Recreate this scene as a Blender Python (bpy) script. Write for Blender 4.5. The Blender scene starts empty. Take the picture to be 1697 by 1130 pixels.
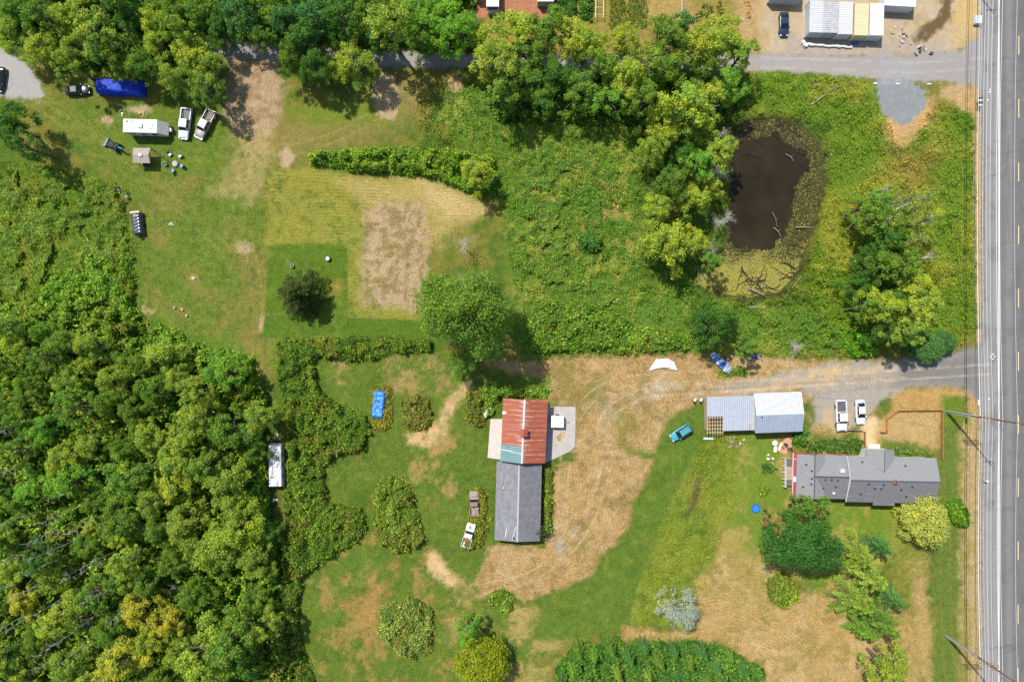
import bpy, math, random
import numpy as np
from mathutils import Vector, Matrix

# ------------------------------------------------------------------ camera, sky, sun
S = bpy.context.scene
C = S.collection
H = 133.0          # camera height, metres
PPM = 8.5          # photo pixels per metre on the ground
cam = bpy.data.objects.new('camera', bpy.data.cameras.new('camera'))
C.objects.link(cam); S.camera = cam
cam.location = (0, 0, H); cam.rotation_euler = (0, 0, 0)
cam.data.sensor_width = 36; cam.data.lens = 36.0*(PPM*H)/1697.0
cam.data.clip_start = 1; cam.data.clip_end = 4000
SUN_EL = math.radians(57); SUNDIR = Vector((-.64, .77, 0)).normalized()
w = bpy.data.worlds.new('World'); S.world = w; w.use_nodes = True
nt = w.node_tree; sky = nt.nodes.new('ShaderNodeTexSky'); sky.sky_type = 'NISHITA'
sky.sun_disc = False; sky.sun_elevation = SUN_EL
sky.sun_rotation = math.atan2(SUNDIR.x, SUNDIR.y)
nt.links.new(sky.outputs[0], nt.nodes['Background'].inputs[0])
nt.nodes['Background'].inputs[1].default_value = 0.145
sl = bpy.data.lights.new('sun', 'SUN'); sl.energy = 5.0; sl.angle = math.radians(.5); sl.color = (1, .95, .87)
so = bpy.data.objects.new('sun', sl); C.objects.link(so)
sv = Vector((SUNDIR.x*math.cos(SUN_EL), SUNDIR.y*math.cos(SUN_EL), math.sin(SUN_EL)))
so.rotation_euler = sv.to_track_quat('Z', 'Y').to_euler(); so.location = sv*90
S.view_settings.view_transform = 'Standard'; S.view_settings.look = 'None'
S.view_settings.exposure = 0.25; S.view_settings.gamma = 1

# ------------------------------------------------------------------ helpers
def P(px, py, z=0.0):
    """photo pixel -> world point at height z"""
    k = (H-z)/H
    return Vector(((px-848.5)/PPM*k, (565-py)/PPM*k, z))
def lin(c, k=1.0):
    c = np.asarray(c, float)/255
    return np.where(c <= .04045, c/12.92, ((c+.055)/1.055)**2.4)*k
def sm(a, b, x):
    t = np.clip((x-a)/(b-a), 0, 1); return t*t*(3-2*t)
def vnoise(x, y, s, seed):
    r = np.random.RandomState(seed).rand(257, 257)
    x = x/s+37.3; y = y/s+91.7
    xi = np.floor(x).astype(int); yi = np.floor(y).astype(int)
    fx = x-xi; fy = y-yi; fx = fx*fx*(3-2*fx); fy = fy*fy*(3-2*fy)
    a = r[yi % 256, xi % 256]; b = r[yi % 256, (xi+1) % 256]
    c = r[(yi+1) % 256, xi % 256]; d = r[(yi+1) % 256, (xi+1) % 256]
    return (a*(1-fx)+b*fx)*(1-fy)+(c*(1-fx)+d*fx)*fy
def fbm(x, y, s, seed, o=3):
    t = 0; w_ = 0; a = 1
    for i in range(o):
        t = t+a*vnoise(x, y, s/2**i, seed+i); w_ += a; a *= .55
    return t/w_
def sdf(poly, x, y):
    """signed distance (negative inside), all in photo pixels"""
    d = np.full(x.shape, 1e18); ins = np.zeros(x.shape, bool); n = len(poly)
    for i in range(n):
        ax, ay = poly[i]; bx, by = poly[(i+1) % n]
        ex, ey = bx-ax, by-ay; L = ex*ex+ey*ey+1e-9
        t = np.clip(((x-ax)*ex+(y-ay)*ey)/L, 0, 1)
        d = np.minimum(d, (x-ax-t*ex)**2+(y-ay-t*ey)**2)
        if ay != by:
            c = ((ay > y) != (by > y)) & (x < (bx-ax)*(y-ay)/(by-ay)+ax); ins ^= c
    return np.where(ins, -1, 1)*np.sqrt(d)
def ell(cx, cy, rx, ry=None, n=16):
    ry = ry or rx
    return [(cx+rx*math.cos(a*2*math.pi/n), cy+ry*math.sin(a*2*math.pi/n)) for a in range(n)]

def mesh_np(name, V, F, mat, parent=None, fcol=None, smooth=False, loc=None):
    V = np.asarray(V, np.float32); F = np.asarray(F, np.int32); k = F.shape[1]
    me = bpy.data.meshes.new(name)
    me.vertices.add(len(V)); me.vertices.foreach_set('co', V.ravel())
    me.loops.add(F.size); me.loops.foreach_set('vertex_index', F.ravel())
    me.polygons.add(len(F)); me.polygons.foreach_set('loop_start', np.arange(0, F.size, k, dtype=np.int32))
    me.polygons.foreach_set('loop_total', np.full(len(F), k, np.int32))
    if smooth: me.polygons.foreach_set('use_smooth', np.ones(len(F), bool))
    if fcol is not None:
        a = me.attributes.new('lc', 'FLOAT_COLOR', 'CORNER')
        c = np.ones((len(F), 4), np.float32); c[:, :3] = fcol
        a.data.foreach_set('color', np.repeat(c, k, axis=0).ravel())
    me.update(); me.validate()
    me.materials.append(mat)
    o = bpy.data.objects.new(name, me); C.objects.link(o)
    if parent is not None: o.parent = parent
    if loc is not None: o.location = loc
    return o
def tag(o, label=None, cat=None, group=None, kind=None):
    if label: o['label'] = label
    if cat: o['category'] = cat
    if group: o['group'] = group
    if kind: o['kind'] = kind
    return o
def thing(name, label, cat, loc=(0, 0, 0), rot=0, group=None):
    o = bpy.data.objects.new(name, None); C.objects.link(o); o.empty_display_size = .5
    o.location = loc; o.rotation_euler = (0, 0, rot)
    return tag(o, label, cat, group)
def copy_tree(o, parent=None):
    c = o.copy(); C.objects.link(c)
    if parent is not None: c.parent = parent
    for ch in list(o.children): copy_tree(ch, c)
    return c

class MB:
    """collects simple shapes for ONE mesh"""
    def __init__(s): s.v = []; s.f = []
    def add(s, vs, fs):
        b = len(s.v); s.v += [tuple(v) for v in vs]; s.f += [tuple(i+b for i in f) for f in fs]; return s
    def box(s, x0, x1, y0, y1, z0, z1):
        return s.add([(x0,y0,z0),(x1,y0,z0),(x1,y1,z0),(x0,y1,z0),(x0,y0,z1),(x1,y0,z1),(x1,y1,z1),(x0,y1,z1)],
                     [(0,3,2,1),(4,5,6,7),(0,1,5,4),(1,2,6,5),(2,3,7,6),(3,0,4,7)])
    def prism(s, pts, z0, z1):
        n = len(pts)
        return s.add([(p[0],p[1],z0) for p in pts]+[(p[0],p[1],z1) for p in pts],
                     [tuple(reversed(range(n))), tuple(range(n, 2*n))]+[(i,(i+1)%n,(i+1)%n+n,i+n) for i in range(n)])
    def tube(s, pts, rad, n=6):
        pts = [Vector(p) for p in pts]; m = len(pts)
        if not hasattr(rad, '__len__'): rad = [rad]*m
        vs = []
        for i, p in enumerate(pts):
            d = (pts[min(i+1, m-1)]-pts[max(i-1, 0)]).normalized()
            a = d.cross(Vector((0, 0, 1)) if abs(d.z) < .9 else Vector((1, 0, 0))).normalized(); b = d.cross(a)
            for k in range(n):
                t = 2*math.pi*k/n; vs.append(p+(a*math.cos(t)+b*math.sin(t))*rad[i])
        fs = [(i*n+k, i*n+(k+1)%n, (i+1)*n+(k+1)%n, (i+1)*n+k) for i in range(m-1) for k in range(n)]
        fs += [tuple(range(n)), tuple(reversed(range((m-1)*n, m*n)))]
        return s.add(vs, fs)
    def cyl(s, x, y, z0, z1, r, n=14, r1=None): return s.tube([(x,y,z0),(x,y,z1)], [r, r if r1 is None else r1], n)
    def loft(s, st):
        """stations (x, halfwidth, z0, z1, shoulder inset)"""
        vs = []; m = len(st)
        for x, hw, z0, z1, ins in st:
            e = min(.16, (z1-z0)*.35)
            vs += [(x, y, z) for y, z in ((hw*.92,z0),(hw,z0+e),(hw,z1-e),(hw-ins*.5,z1-e*.3),(hw-ins-.05,z1),(0,z1+.02),
                   (-hw+ins+.05,z1),(-hw+ins*.5,z1-e*.3),(-hw,z1-e),(-hw,z0+e),(-hw*.92,z0))]
        n = 11
        fs = [(i*n+k, (i+1)*n+k, (i+1)*n+(k+1)%n, i*n+(k+1)%n) for i in range(m-1) for k in range(n)]
        fs += [tuple(range(n)), tuple(reversed(range((m-1)*n, m*n)))]
        return s.add(vs, fs)
    def build(s, name, mat, parent=None, smooth=False, loc=None):
        me = bpy.data.meshes.new(name); me.from_pydata(s.v, [], s.f); me.update(); me.materials.append(mat)
        if smooth: me.polygons.foreach_set('use_smooth', [True]*len(me.polygons))
        o = bpy.data.objects.new(name, me); C.objects.link(o)
        if parent is not None: o.parent = parent
        if loc is not None: o.location = loc
        return o

# ------------------------------------------------------------------ materials
def nodes(name):
    m = bpy.data.materials.new(name); m.use_nodes = True
    n = m.node_tree.nodes; return m, n, m.node_tree.links, n['Principled BSDF']
def math_(n, l, op, a, b=None, c=None):
    x = n.new('ShaderNodeMath'); x.operation = op
    for i, v in enumerate((a, b, c)):
        if v is None: continue
        if isinstance(v, (int, float)): x.inputs[i].default_value = v
        else: l.new(v, x.inputs[i])
    return x.outputs[0]
def noise(n, l, scale, detail=3, vec=None, rough=.6):
    x = n.new('ShaderNodeTexNoise'); x.inputs['Scale'].default_value = scale
    x.inputs['Detail'].default_value = detail; x.inputs['Roughness'].default_value = rough
    if vec is not None: l.new(vec, x.inputs['Vector'])
    return x.outputs['Fac']
def ramp(n, l, f, a, b, lo=0., hi=1.):
    x = n.new('ShaderNodeMapRange'); l.new(f, x.inputs[0])
    for i, v in enumerate((a, b, lo, hi)): x.inputs[i+1].default_value = v
    return x.outputs[0]
def mix(n, l, f, a, b, mode='MIX'):
    x = n.new('ShaderNodeMix'); x.data_type = 'RGBA'; x.blend_type = mode
    for s_, v in ((x.inputs[0], f), (x.inputs[6], a), (x.inputs[7], b)):
        if isinstance(v, (int, float)): s_.default_value = v
        elif isinstance(v, (tuple, list, np.ndarray)): s_.default_value = (*[float(q) for q in v][:3], 1)
        else: l.new(v, s_)
    return x.outputs[2]
def vmul(n, l, vec, s):
    x = n.new('ShaderNodeVectorMath'); x.operation = 'MULTIPLY'; l.new(vec, x.inputs[0]); x.inputs[1].default_value = s
    return x.outputs[0]
def bump(n, l, b, f, strength, dist):
    x = n.new('ShaderNodeBump'); x.inputs['Strength'].default_value = strength; x.inputs['Distance'].default_value = dist
    l.new(f, x.inputs['Height']); l.new(x.outputs[0], b.inputs['Normal'])

def ground_mat():
    m, n, l, b = nodes('ground_cover')
    at = n.new('ShaderNodeAttribute'); at.attribute_name = 'col'
    ax = n.new('ShaderNodeAttribute'); ax.attribute_name = 'aux'
    sp = n.new('ShaderNodeSeparateColor'); l.new(ax.outputs['Color'], sp.inputs[0])
    geo = n.new('ShaderNodeNewGeometry'); pos = geo.outputs['Position']
    n1 = noise(n, l, 4.0, 4, pos, .75); n2 = noise(n, l, .9, 3, pos); n3 = noise(n, l, .25, 3, pos); n4 = noise(n, l, 9, 2, pos, .8)
    amp = sp.outputs[2]                                   # how grassy the spot is
    v = math_(n, l, 'ADD', ramp(n, l, n1, .34, .66, -.42, .46), ramp(n, l, n4, .34, .66, -.34, .38))
    v = math_(n, l, 'ADD', v, ramp(n, l, n2, .32, .68, -.17, .17))
    v = math_(n, l, 'MULTIPLY', v, amp)
    v = math_(n, l, 'ADD', v, 1.0)
    # mowing swaths
    wob = math_(n, l, 'ADD', sp.outputs[0], ramp(n, l, n2, .2, .8, -.5, .5))
    sn = math_(n, l, 'SINE', math_(n, l, 'MULTIPLY', wob, 2*math.pi/.66))
    sn = math_(n, l, 'MULTIPLY', math_(n, l, 'MULTIPLY', sn, sp.outputs[1]), ramp(n, l, n3, .38, .62, .0, .26))
    v = math_(n, l, 'ADD', v, sn)
    cc = n.new('ShaderNodeCombineColor')
    for i in range(3): l.new(v, cc.inputs[i])
    col = mix(n, l, 1.0, at.outputs['Color'], cc.outputs[0], 'MULTIPLY')
    dry = mix(n, l, 1.0, col, (1.2, 1.03, 1.0), 'MULTIPLY')
    n5 = noise(n, l, 1.7, 4, pos, .7)
    col = mix(n, l, math_(n, l, 'MULTIPLY', ramp(n, l, n5, .48, .66), amp), col, dry)
    l.new(col, b.inputs['Base Color']); b.inputs['Roughness'].default_value = .95
    b.inputs['Specular IOR Level'].default_value = .15
    hgt = math_(n, l, 'MULTIPLY', math_(n, l, 'ADD', n1, n4), amp)
    bump(n, l, b, hgt, .9, .16)
    return m
def leaf_mat():
    m, n, l, b = nodes('foliage')
    at = n.new('ShaderNodeAttribute'); at.attribute_name = 'lc'
    oi = n.new('ShaderNodeObjectInfo'); geo = n.new('ShaderNodeNewGeometry')
    c = mix(n, l, 1.0, at.outputs['Color'], oi.outputs['Color'], 'MULTIPLY')
    nn = noise(n, l, .35, 3, geo.outputs['Position'])
    c = mix(n, l, ramp(n, l, nn, .35, .65), c, mix(n, l, 1.0, c, (1.16, 1.1, .85), 'MULTIPLY'))
    l.new(c, b.inputs['Base Color']); b.inputs['Roughness'].default_value = .6
    b.inputs['Specular IOR Level'].default_value = .16
    tr = n.new('ShaderNodeBsdfTranslucent'); l.new(mix(n, l, 1.0, c, (1.15, 1.3, .5), 'MULTIPLY'), tr.inputs[0])
    mx = n.new('ShaderNodeMixShader'); mx.inputs[0].default_value = .32
    l.new(b.outputs[0], mx.inputs[1]); l.new(tr.outputs[0], mx.inputs[2])
    l.new(mx.outputs[0], n['Material Output'].inputs[0])
    return m
_mc = {}
def M(rgb, rough=.6, metal=0., var=.12, scale=2., spec=.5, wave=None, streak=None, name=None):
    """plain surface with procedural grime; wave = ribs period along object x or y; streak = (rgb, axis, amount)"""
    key = (tuple(rgb), rough, metal, var, scale, spec, wave, streak)
    if key in _mc: return _mc[key]
    m, n, l, b = nodes(name or 'surface'); tc = n.new('ShaderNodeTexCoord'); ob = tc.outputs['Object']
    c0 = lin(rgb); f = noise(n, l, scale, 5, ob, .7); f2 = noise(n, l, scale*7, 2, ob)
    v = math_(n, l, 'ADD', ramp(n, l, f, .3, .7, 1-var, 1+var*.6), ramp(n, l, f2, .3, .7, -var*.5, var*.5))
    cc = n.new('ShaderNodeCombineColor')
    for i in range(3): l.new(v, cc.inputs[i])
    c = mix(n, l, 1.0, tuple(c0), cc.outputs[0], 'MULTIPLY')
    if streak:
        rgb2, axis, amt = streak
        sv_ = vmul(n, l, ob, (3.2, .35, .35) if axis == 'y' else (.35, 3.2, .35))
        c = mix(n, l, ramp(n, l, noise(n, l, 1., 4, sv_), .62-amt*.25, .74-amt*.25), c, tuple(lin(rgb2)))
    l.new(c, b.inputs['Base Color']); b.inputs['Roughness'].default_value = rough
    b.inputs['Metallic'].default_value = metal; b.inputs['Specular IOR Level'].default_value = spec
    if wave:
        sx = n.new('ShaderNodeSeparateXYZ'); l.new(ob, sx.inputs[0])
        s_ = math_(n, l, 'SINE', math_(n, l, 'MULTIPLY', sx.outputs['XYZ'.index(wave[0].upper())], 2*math.pi/wave[1]))
        bump(n, l, b, s_, .6, .03)
    _mc[key] = m; return m
def rust_mat():
    m, n, l, b = nodes('rusted_tin'); tc = n.new('ShaderNodeTexCoord'); ob = tc.outputs['Object']
    sx = n.new('ShaderNodeSeparateXYZ'); l.new(ob, sx.inputs[0])
    st = noise(n, l, 1., 5, vmul(n, l, ob, (3.0, .22, .2)), .65); fine = noise(n, l, 5, 5, ob)
    dist = math_(n, l, 'ABSOLUTE', sx.outputs[1])
    g = math_(n, l, 'ADD', st, ramp(n, l, dist, 0, 2.2, .17, -.03))
    st2 = noise(n, l, 1., 3, vmul(n, l, ob, (1.5, .12, .2)), .5)
    rust = mix(n, l, ramp(n, l, fine, .3, .7), tuple(lin((126, 60, 38))), tuple(lin((170, 92, 58))))
    rust = mix(n, l, ramp(n, l, st2, .4, .6), rust, tuple(lin((146, 72, 47))))
    c = mix(n, l, ramp(n, l, g, .63, .72, 0, .75), rust, tuple(lin((186, 168, 158))))
    rib = math_(n, l, 'SINE', math_(n, l, 'ADD', math_(n, l, 'MULTIPLY', sx.outputs[0], 2*math.pi/.92), ramp(n, l, fine, 0, 1, -1.2, 1.2)))
    patch = noise(n, l, 1., 4, vmul(n, l, ob, (1.1, .5, .5)), .7)
    c = mix(n, l, math_(n, l, 'MULTIPLY', ramp(n, l, rib, .72, 1., 0, .8), ramp(n, l, patch, .40, .60)), c, tuple(lin((188, 150, 134))))
    c = mix(n, l, ramp(n, l, noise(n, l, .55, 5, ob, .7), .5, .68, 0, .55), c, tuple(lin((150, 98, 70))))
    l.new(c, b.inputs['Base Color']); b.inputs['Roughness'].default_value = .6
    s_ = math_(n, l, 'SINE', math_(n, l, 'MULTIPLY', sx.outputs[0], 2*math.pi/.35)); bump(n, l, b, s_, .6, .03)
    return m
def water_mat():
    m, n, l, b = nodes('pond_water'); geo = n.new('ShaderNodeNewGeometry')
    f = noise(n, l, .12, 4, geo.outputs['Position'])
    l.new(mix(n, l, ramp(n, l, f, .35, .65), tuple(lin((36, 32, 22))), tuple(lin((50, 43, 30)))), b.inputs['Base Color'])
    b.inputs['Roughness'].default_value = .15; b.inputs['Specular IOR Level'].default_value = .12
    bump(n, l, b, noise(n, l, 3., 2, geo.outputs['Position']), .06, .03)
    return m
GM = ground_mat(); LM = leaf_mat(); RUST = rust_mat(); WM = water_mat()
WHITE = M((208, 208, 207), .5, 0, .09); OFFW = M((194, 192, 187), .55, 0, .15); GLASS = M((22, 30, 36), .08, 0, .05, 1, .8)
TYRE = M((26, 26, 26), .85); CHROME = M((150, 152, 155), .3, .8); DARK = M((34, 34, 36), .7); BARK = M((92, 84, 72), .9, 0, .3, 6)
PALE = M((182, 175, 162), .85, 0, .25, 5); WOOD = M((150, 108, 66), .8, 0, .25, 4); CEDAR = M((168, 120, 66), .75, 0, .25, 4)
GREYWOOD = M((140, 130, 116), .85, 0, .3, 4); BLUE = M((26, 84, 190), .45, 0, .25, 3); CONC = M((165, 160, 154), .85, 0, .15, .8, .3, None, None)
LAMP = M((230, 232, 235), .15); RED = M((150, 30, 34), .5); SHINGLE = M((130, 131, 131), .9, 0, .3, 5, .2)
# ------------------------------------------------------------------ ground: one sheet to the horizon, painted with surface colours plus some leaf shade
st = .3
xs = np.concatenate([[-2500, -1200, -600, -300, -180, -140], np.arange(-118, 124.01, st), [150, 190, 300, 600, 1200, 2500]])
ys = np.concatenate([[-2500, -1200, -600, -300, -160, -110], np.arange(-86, 86.01, st), [110, 160, 300, 600, 1200, 2500]])
X, Y = np.meshgrid(xs, ys); GX = X*PPM+848.5; GY = 565-Y*PPM
K = .76
LUSH, LAWN, OLIVE, YG = (84, 112, 36), (104, 126, 42), (126, 124, 52), (142, 140, 52)
STRAW, DSTRAW, DIRT = (186, 160, 112), (148, 130, 78), (184, 160, 126)
GRAV, TAR, BLUEG = (158, 152, 143), (120, 119, 118), (138, 144, 145)
COL = np.zeros(X.shape+(3,)); AUX = np.zeros(X.shape+(3,)); AUX[..., 2] = 1.0
n0 = fbm(GX, GY, 90, 1); n1 = fbm(GX, GY, 26, 5)
COL[:] = lin(LUSH, K); COL += (lin(OLIVE, K)-lin(LUSH, K))*sm(.42, .62, n0*.5+n1*.5)[..., None]
def paint(poly, rgb, soft=5, namp=16, nscale=16, op=1., seed=11, mottle=None, grass=None, stripe=None, samt=1.):
    p = np.array(poly); mg = soft+namp+4
    ii = np.where((ys >= (565-p[:, 1].max()-mg)/PPM) & (ys <= (565-p[:, 1].min()+mg)/PPM))[0]
    jj = np.where((xs >= (p[:, 0].min()-mg-848.5)/PPM) & (xs <= (p[:, 0].max()+mg-848.5)/PPM))[0]
    if len(ii) == 0 or len(jj) == 0: return
    s_ = (slice(ii[0], ii[-1]+1), slice(jj[0], jj[-1]+1)); gx = GX[s_]; gy = GY[s_]
    d = sdf(poly, gx, gy)
    if namp: d = d+(fbm(gx, gy, nscale, seed)-.5)*2*namp
    if namp > 2: d = d+(fbm(gx, gy, 6, seed+3, 3)-.5)*2*min(namp, 8); soft = soft*1.6
    m = sm(soft, -soft, d)*op if soft else (d < 0)*op*1.0
    if mottle:
        sc, lo, hi = mottle; m = m*sm(lo-.035, hi+.035, fbm(gx, gy, sc, seed+40, 5)+.22*(fbm(gx, gy, 4.5, seed+60, 2)-.5))
    COL[s_] += (lin(rgb, K)-COL[s_])*m[..., None]
    if grass is not None: AUX[s_][..., 2] += (grass-AUX[s_][..., 2])*m
    if stripe is not None:
        ph = stripe(gx, gy)/PPM; on = m > .15
        AUX[s_][..., 0] = np.where(on, ph, AUX[s_][..., 0]); AUX[s_][..., 1] = np.where(on, sm(.15, .6, m)*samt, AUX[s_][..., 1])
hor = lambda x, y: y+(fbm(x, y, 120, 3)-.5)*20
ver = lambda x, y: x+(fbm(x, y, 120, 4)-.5)*20
def circ(cx, cy, sq=1.): return lambda x, y: np.hypot(x-cx, (y-cy)*sq)
# woodland floor, rough fields
paint([(-300,520),(120,560),(300,570),(420,590),(470,700),(460,960),(500,1300),(-300,1300)], (70, 92, 34), 10, 20)
paint([(-300,240),(40,270),(200,300),(226,400),(222,510),(120,560),(-300,540)], (98, 126, 38), 10, 16)
paint([(-300,240),(40,270),(200,300),(226,400),(222,510),(120,560),(-300,540)], (142, 140, 56), 6, 8, mottle=(30, .54, .68), op=.5)
paint([(690,150),(800,130),(1060,200),(1060,460),(1150,500),(1400,505),(1390,585),(870,590),(840,430),(830,330)], (96, 128, 44), 8, 8)
paint([(690,150),(800,130),(1060,200),(1060,460),(1150,500),(1400,505),(1390,585),(870,590),(840,430),(830,330)], (150, 154, 66), 6, 8, mottle=(24, .52, .70), op=.7, seed=21)
paint([(870,240),(1060,240),(1060,420),(880,420)], (168, 150, 84), 4, 4, mottle=(22, .58, .72), op=.7, seed=22)
paint([(1250,120),(1450,135),(1500,215),(1620,165),(1622,560),(1400,585),(1335,480),(1375,200),(1240,190)], (102, 130, 38), 6, 8)
paint([(1250,120),(1450,135),(1500,215),(1620,165),(1622,560),(1400,585),(1335,480),(1375,200),(1240,190)], (146, 146, 54), 6, 8, mottle=(46, .50, .64), op=.7, seed=23)
paint([(1470,250),(1545,250),(1540,330),(1480,330)], (148, 122, 66), 16, 16, op=.6)
# left lawn
paint([(60,170),(180,180),(400,200),(480,300),(600,330),(640,540),(470,560),(450,640),(430,600),(300,560),(228,520),(228,400),(200,300)], (106, 128, 44), 10, 8, grass=1.0)
paint([(240,300),(440,280),(460,600),(400,580),(240,500)], (132, 126, 62), 8, 16, mottle=(30, .46, .66), op=.8, seed=31, grass=.8)
paint([(400,420),(455,420),(445,640),(410,640)], (140, 126, 66), 14, 12, op=.8, grass=1.)
paint([(660,130),(760,120),(700,190),(620,240),(500,260),(400,290),(380,240),(480,200)], (140, 128, 70), 16, 22, op=.85, seed=33, grass=.8)
paint([(470,180),(640,150),(660,200),(520,215)], (110, 132, 40), 12, 12, op=.8, grass=.8)
paint([(60,170),(100,180),(300,300),(270,310)], (146, 142, 62), 10, 8, op=.4, grass=.8, stripe=lambda x, y: (y-x*.75), samt=.5)
# dirt approach off the lane
paint([(385,80),(470,85),(470,130),(466,190),(440,225),(400,240),(370,190),(375,140)], DIRT, 8, 12, 12, grass=1., op=.9, seed=41); paint([(385,80),(470,85),(466,190),(440,225),(400,240),(370,190)], (150, 124, 88), 4, 6, mottle=(12, .46, .68), op=.7, seed=141)  # brown mottle paints broken leaf shade into the dirt colour
paint([(400,230),(450,215),(440,300),(420,330),(350,320),(390,270)], (186, 164, 112), 12, 18, 14, op=.65, seed=42, grass=.7)
for c in [(475,262,11,17),(404,410,14,10),(436,540,8,16),(322,461,4,4),(236,517,18,6),(177,200,14,7),(232,183,18,8),(640,160,22,40),(755,140,10,14)]:
    paint(ell(*c), DIRT, 3, 6, 5, op=.9, grass=.6, seed=int(c[0]))
# mowed field
fld = [(440,285),(520,275),(600,295),(690,292),(760,315),(808,350),(760,362),(706,430),(712,535),(590,530),(575,515),(577,410),(520,403),(440,405)]
paint(fld, (142, 140, 58), 5, 6, grass=.6, stripe=hor, samt=.8)
paint([(560,300),(690,292),(808,350),(706,420),(640,370)], (172, 154, 92), 12, 10, op=.8, grass=.6)
paint([(690,300),(750,315),(808,350),(740,362)], (196, 172, 120), 10, 8, op=.75, grass=.6, seed=14)
paint([(608,350),(630,335),(700,335),(708,400),(702,500),(690,514),(598,505),(600,420)], (184, 160, 124), 6, 9, 9, grass=1., samt=0, stripe=ver)
paint([(608,350),(700,335),(708,400),(700,500),(600,500)], (142, 128, 76), 3, 5, mottle=(10, .52, .62), op=.8, seed=51)
paint([(672,400),(678,400),(676,500),(670,500)], (130, 124, 70), 3, 3, op=.7)
paint([(445,408),(515,403),(575,407),(576,512),(530,522),(440,520)], (92, 120, 34), 1.2, 1, grass=.8, samt=0, stripe=ver)
paint([(440,522),(560,526),(716,532),(716,552),(430,560)], (88, 118, 34), 2, 2, grass=.8)
paint(ell(558,478,9,9), (176, 140, 70), 6, 4, op=.7)
# centre lawn with worn patches
paint([(525,600),(560,585),(700,578),(800,640),(800,700),(815,780),(815,900),(800,1000),(860,1000),(900,1130),(850,1300),(520,1300),(500,1060),(510,960),(610,890),(640,790),(540,850),(535,780),(600,760),(640,720),(560,680)], (98, 122, 42), 4, 4, grass=1.0)
paint([(540,580),(760,590),(760,650),(560,660)], (172, 144, 92), 10, 16, mottle=(30, .52, .64), op=.8, seed=61, grass=.7)
paint([(500,960),(740,900),(840,1130),(520,1200)], (166, 136, 78), 6, 8, mottle=(20, .54, .66), op=.75, seed=62, grass=.8)
paint([(520,900),(640,880),(660,960),(540,980)], (168, 134, 80), 6, 8, mottle=(24, .54, .64), op=.7, seed=63, grass=.8)
paint([(670,720),(760,720),(760,860),(680,840)], (180, 146, 94), 8, 10, mottle=(26, .52, .62), op=.75, seed=64, grass=.8)
paint([(776,628),(764,640),(738,665),(724,700),(700,712),(676,720),(676,736),(712,738),(738,722),(746,690),(762,668),(790,650)], (206, 172, 124), 5, 5, 8, grass=.6)
paint([(706,918),(722,914),(745,945),(770,962),(762,975),(735,970),(712,945)], (208, 176, 128), 4, 5, 8, grass=.6)
paint([(570,1000),(640,960),(640,1000),(625,1060),(605,1060)], (182, 140, 84), 8, 10, op=.7, seed=66)
paint([(750,960),(900,990),(960,1040),(860,1200),(740,1100)], (176, 156, 92), 10, 14, mottle=(36, .46, .60), op=.8, seed=67)
# rusty-orange verge and mown hay yard
yard = [(800,600),(905,598),(1000,590),(1150,588),(1310,596),(1460,600),(1480,640),(1340,660),(1165,665),(1110,690),(1085,730),(1084,765),(1070,800),(1050,830),(1045,870),(1000,920),(975,958),(930,975),(880,992),(830,985),(790,990),(788,960),(810,905),(900,905),(914,780),(950,760),(955,680),(905,660),(880,630)]
paint(yard, (182, 152, 100), 3, 7, 10, grass=1.0, stripe=lambda x, y: sdf([(820,740),(898,740),(905,890),(815,899)], x, y), samt=.42)
paint([(960,620),(1120,610),(1130,660),(1080,760),(960,750),(930,700)], (184, 154, 102), 8, 6, op=.9, grass=1.0, stripe=circ(1008,692), samt=.42)
paint(yard, (140, 128, 66), 2, 2, mottle=(36, .54, .70), op=.75, seed=71); paint(yard, (148, 124, 80), 2, 2, mottle=(14, .50, .70), op=.6, seed=171); paint(yard, (200, 178, 136), 2, 2, mottle=(18, .54, .72), op=.45, seed=172)
paint([(930,590),(1010,590),(1000,680),(960,670)], (134, 130, 60), 10, 14, mottle=(20, .4, .55), op=.8, seed=72)
paint([(1025,735),(1086,752),(1084,762),(1040,756)], (96, 122, 40), 5, 5, op=.9)
paint([(1040,640),(1040,650),(1000,690),(1040,730),(1060,720)], (140, 134, 66), 5, 9, op=.6, seed=73)
paint([(1000,635),(1160,625),(1180,650),(1060,665),(1000,690)], (186, 172, 150), 12, 12, mottle=(26, .45, .6), op=.8, seed=74)
paint([(860,620),(915,630),(910,660),(870,660)], (96, 124, 40), 6, 8)
for c in [(952,878,5,9),(930,905,9,14)]: paint(ell(*c), (176, 168, 156), 5, 4, op=.7)
# lawn right of the yard
paint([(1165,668),(1110,695),(1090,740),(1075,800),(1050,830),(1048,870),(1000,925),(975,960),(900,990),(880,1060),(960,1060),(1040,1035),(1140,1040),(1200,860),(1200,700)], (96, 122, 42), 5, 5, grass=.9)
paint([(1190,700),(1310,740),(1320,820),(1500,838),(1500,900),(1420,980),(1290,960),(1230,930),(1180,960),(1190,860)], (110, 134, 44), 6, 6, grass=.55)
paint([(1190,700),(1310,740),(1320,820),(1500,838),(1500,900),(1420,980),(1290,960),(1230,930),(1180,960),(1190,860)], (176, 150, 88), 6, 6, mottle=(40, .50, .62), op=.7, seed=75)
paint([(1195,700),(1225,720),(1215,840),(1180,930),(1150,1035),(1045,1035),(1050,1000),(1100,860),(1150,760)], (122, 138, 46), 4, 5, grass=1.)
paint([(1195,700),(1225,720),(1215,840),(1180,930),(1150,1035),(1045,1035),(1050,1000),(1100,860),(1150,760)], (142, 146, 58), 4, 5, mottle=(26, .46, .60), op=.6, seed=76)
paint([(1157,790),(1164,790),(1150,850),(1132,860)], (96, 84, 58), 3, 5, 7, op=.8)
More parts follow.
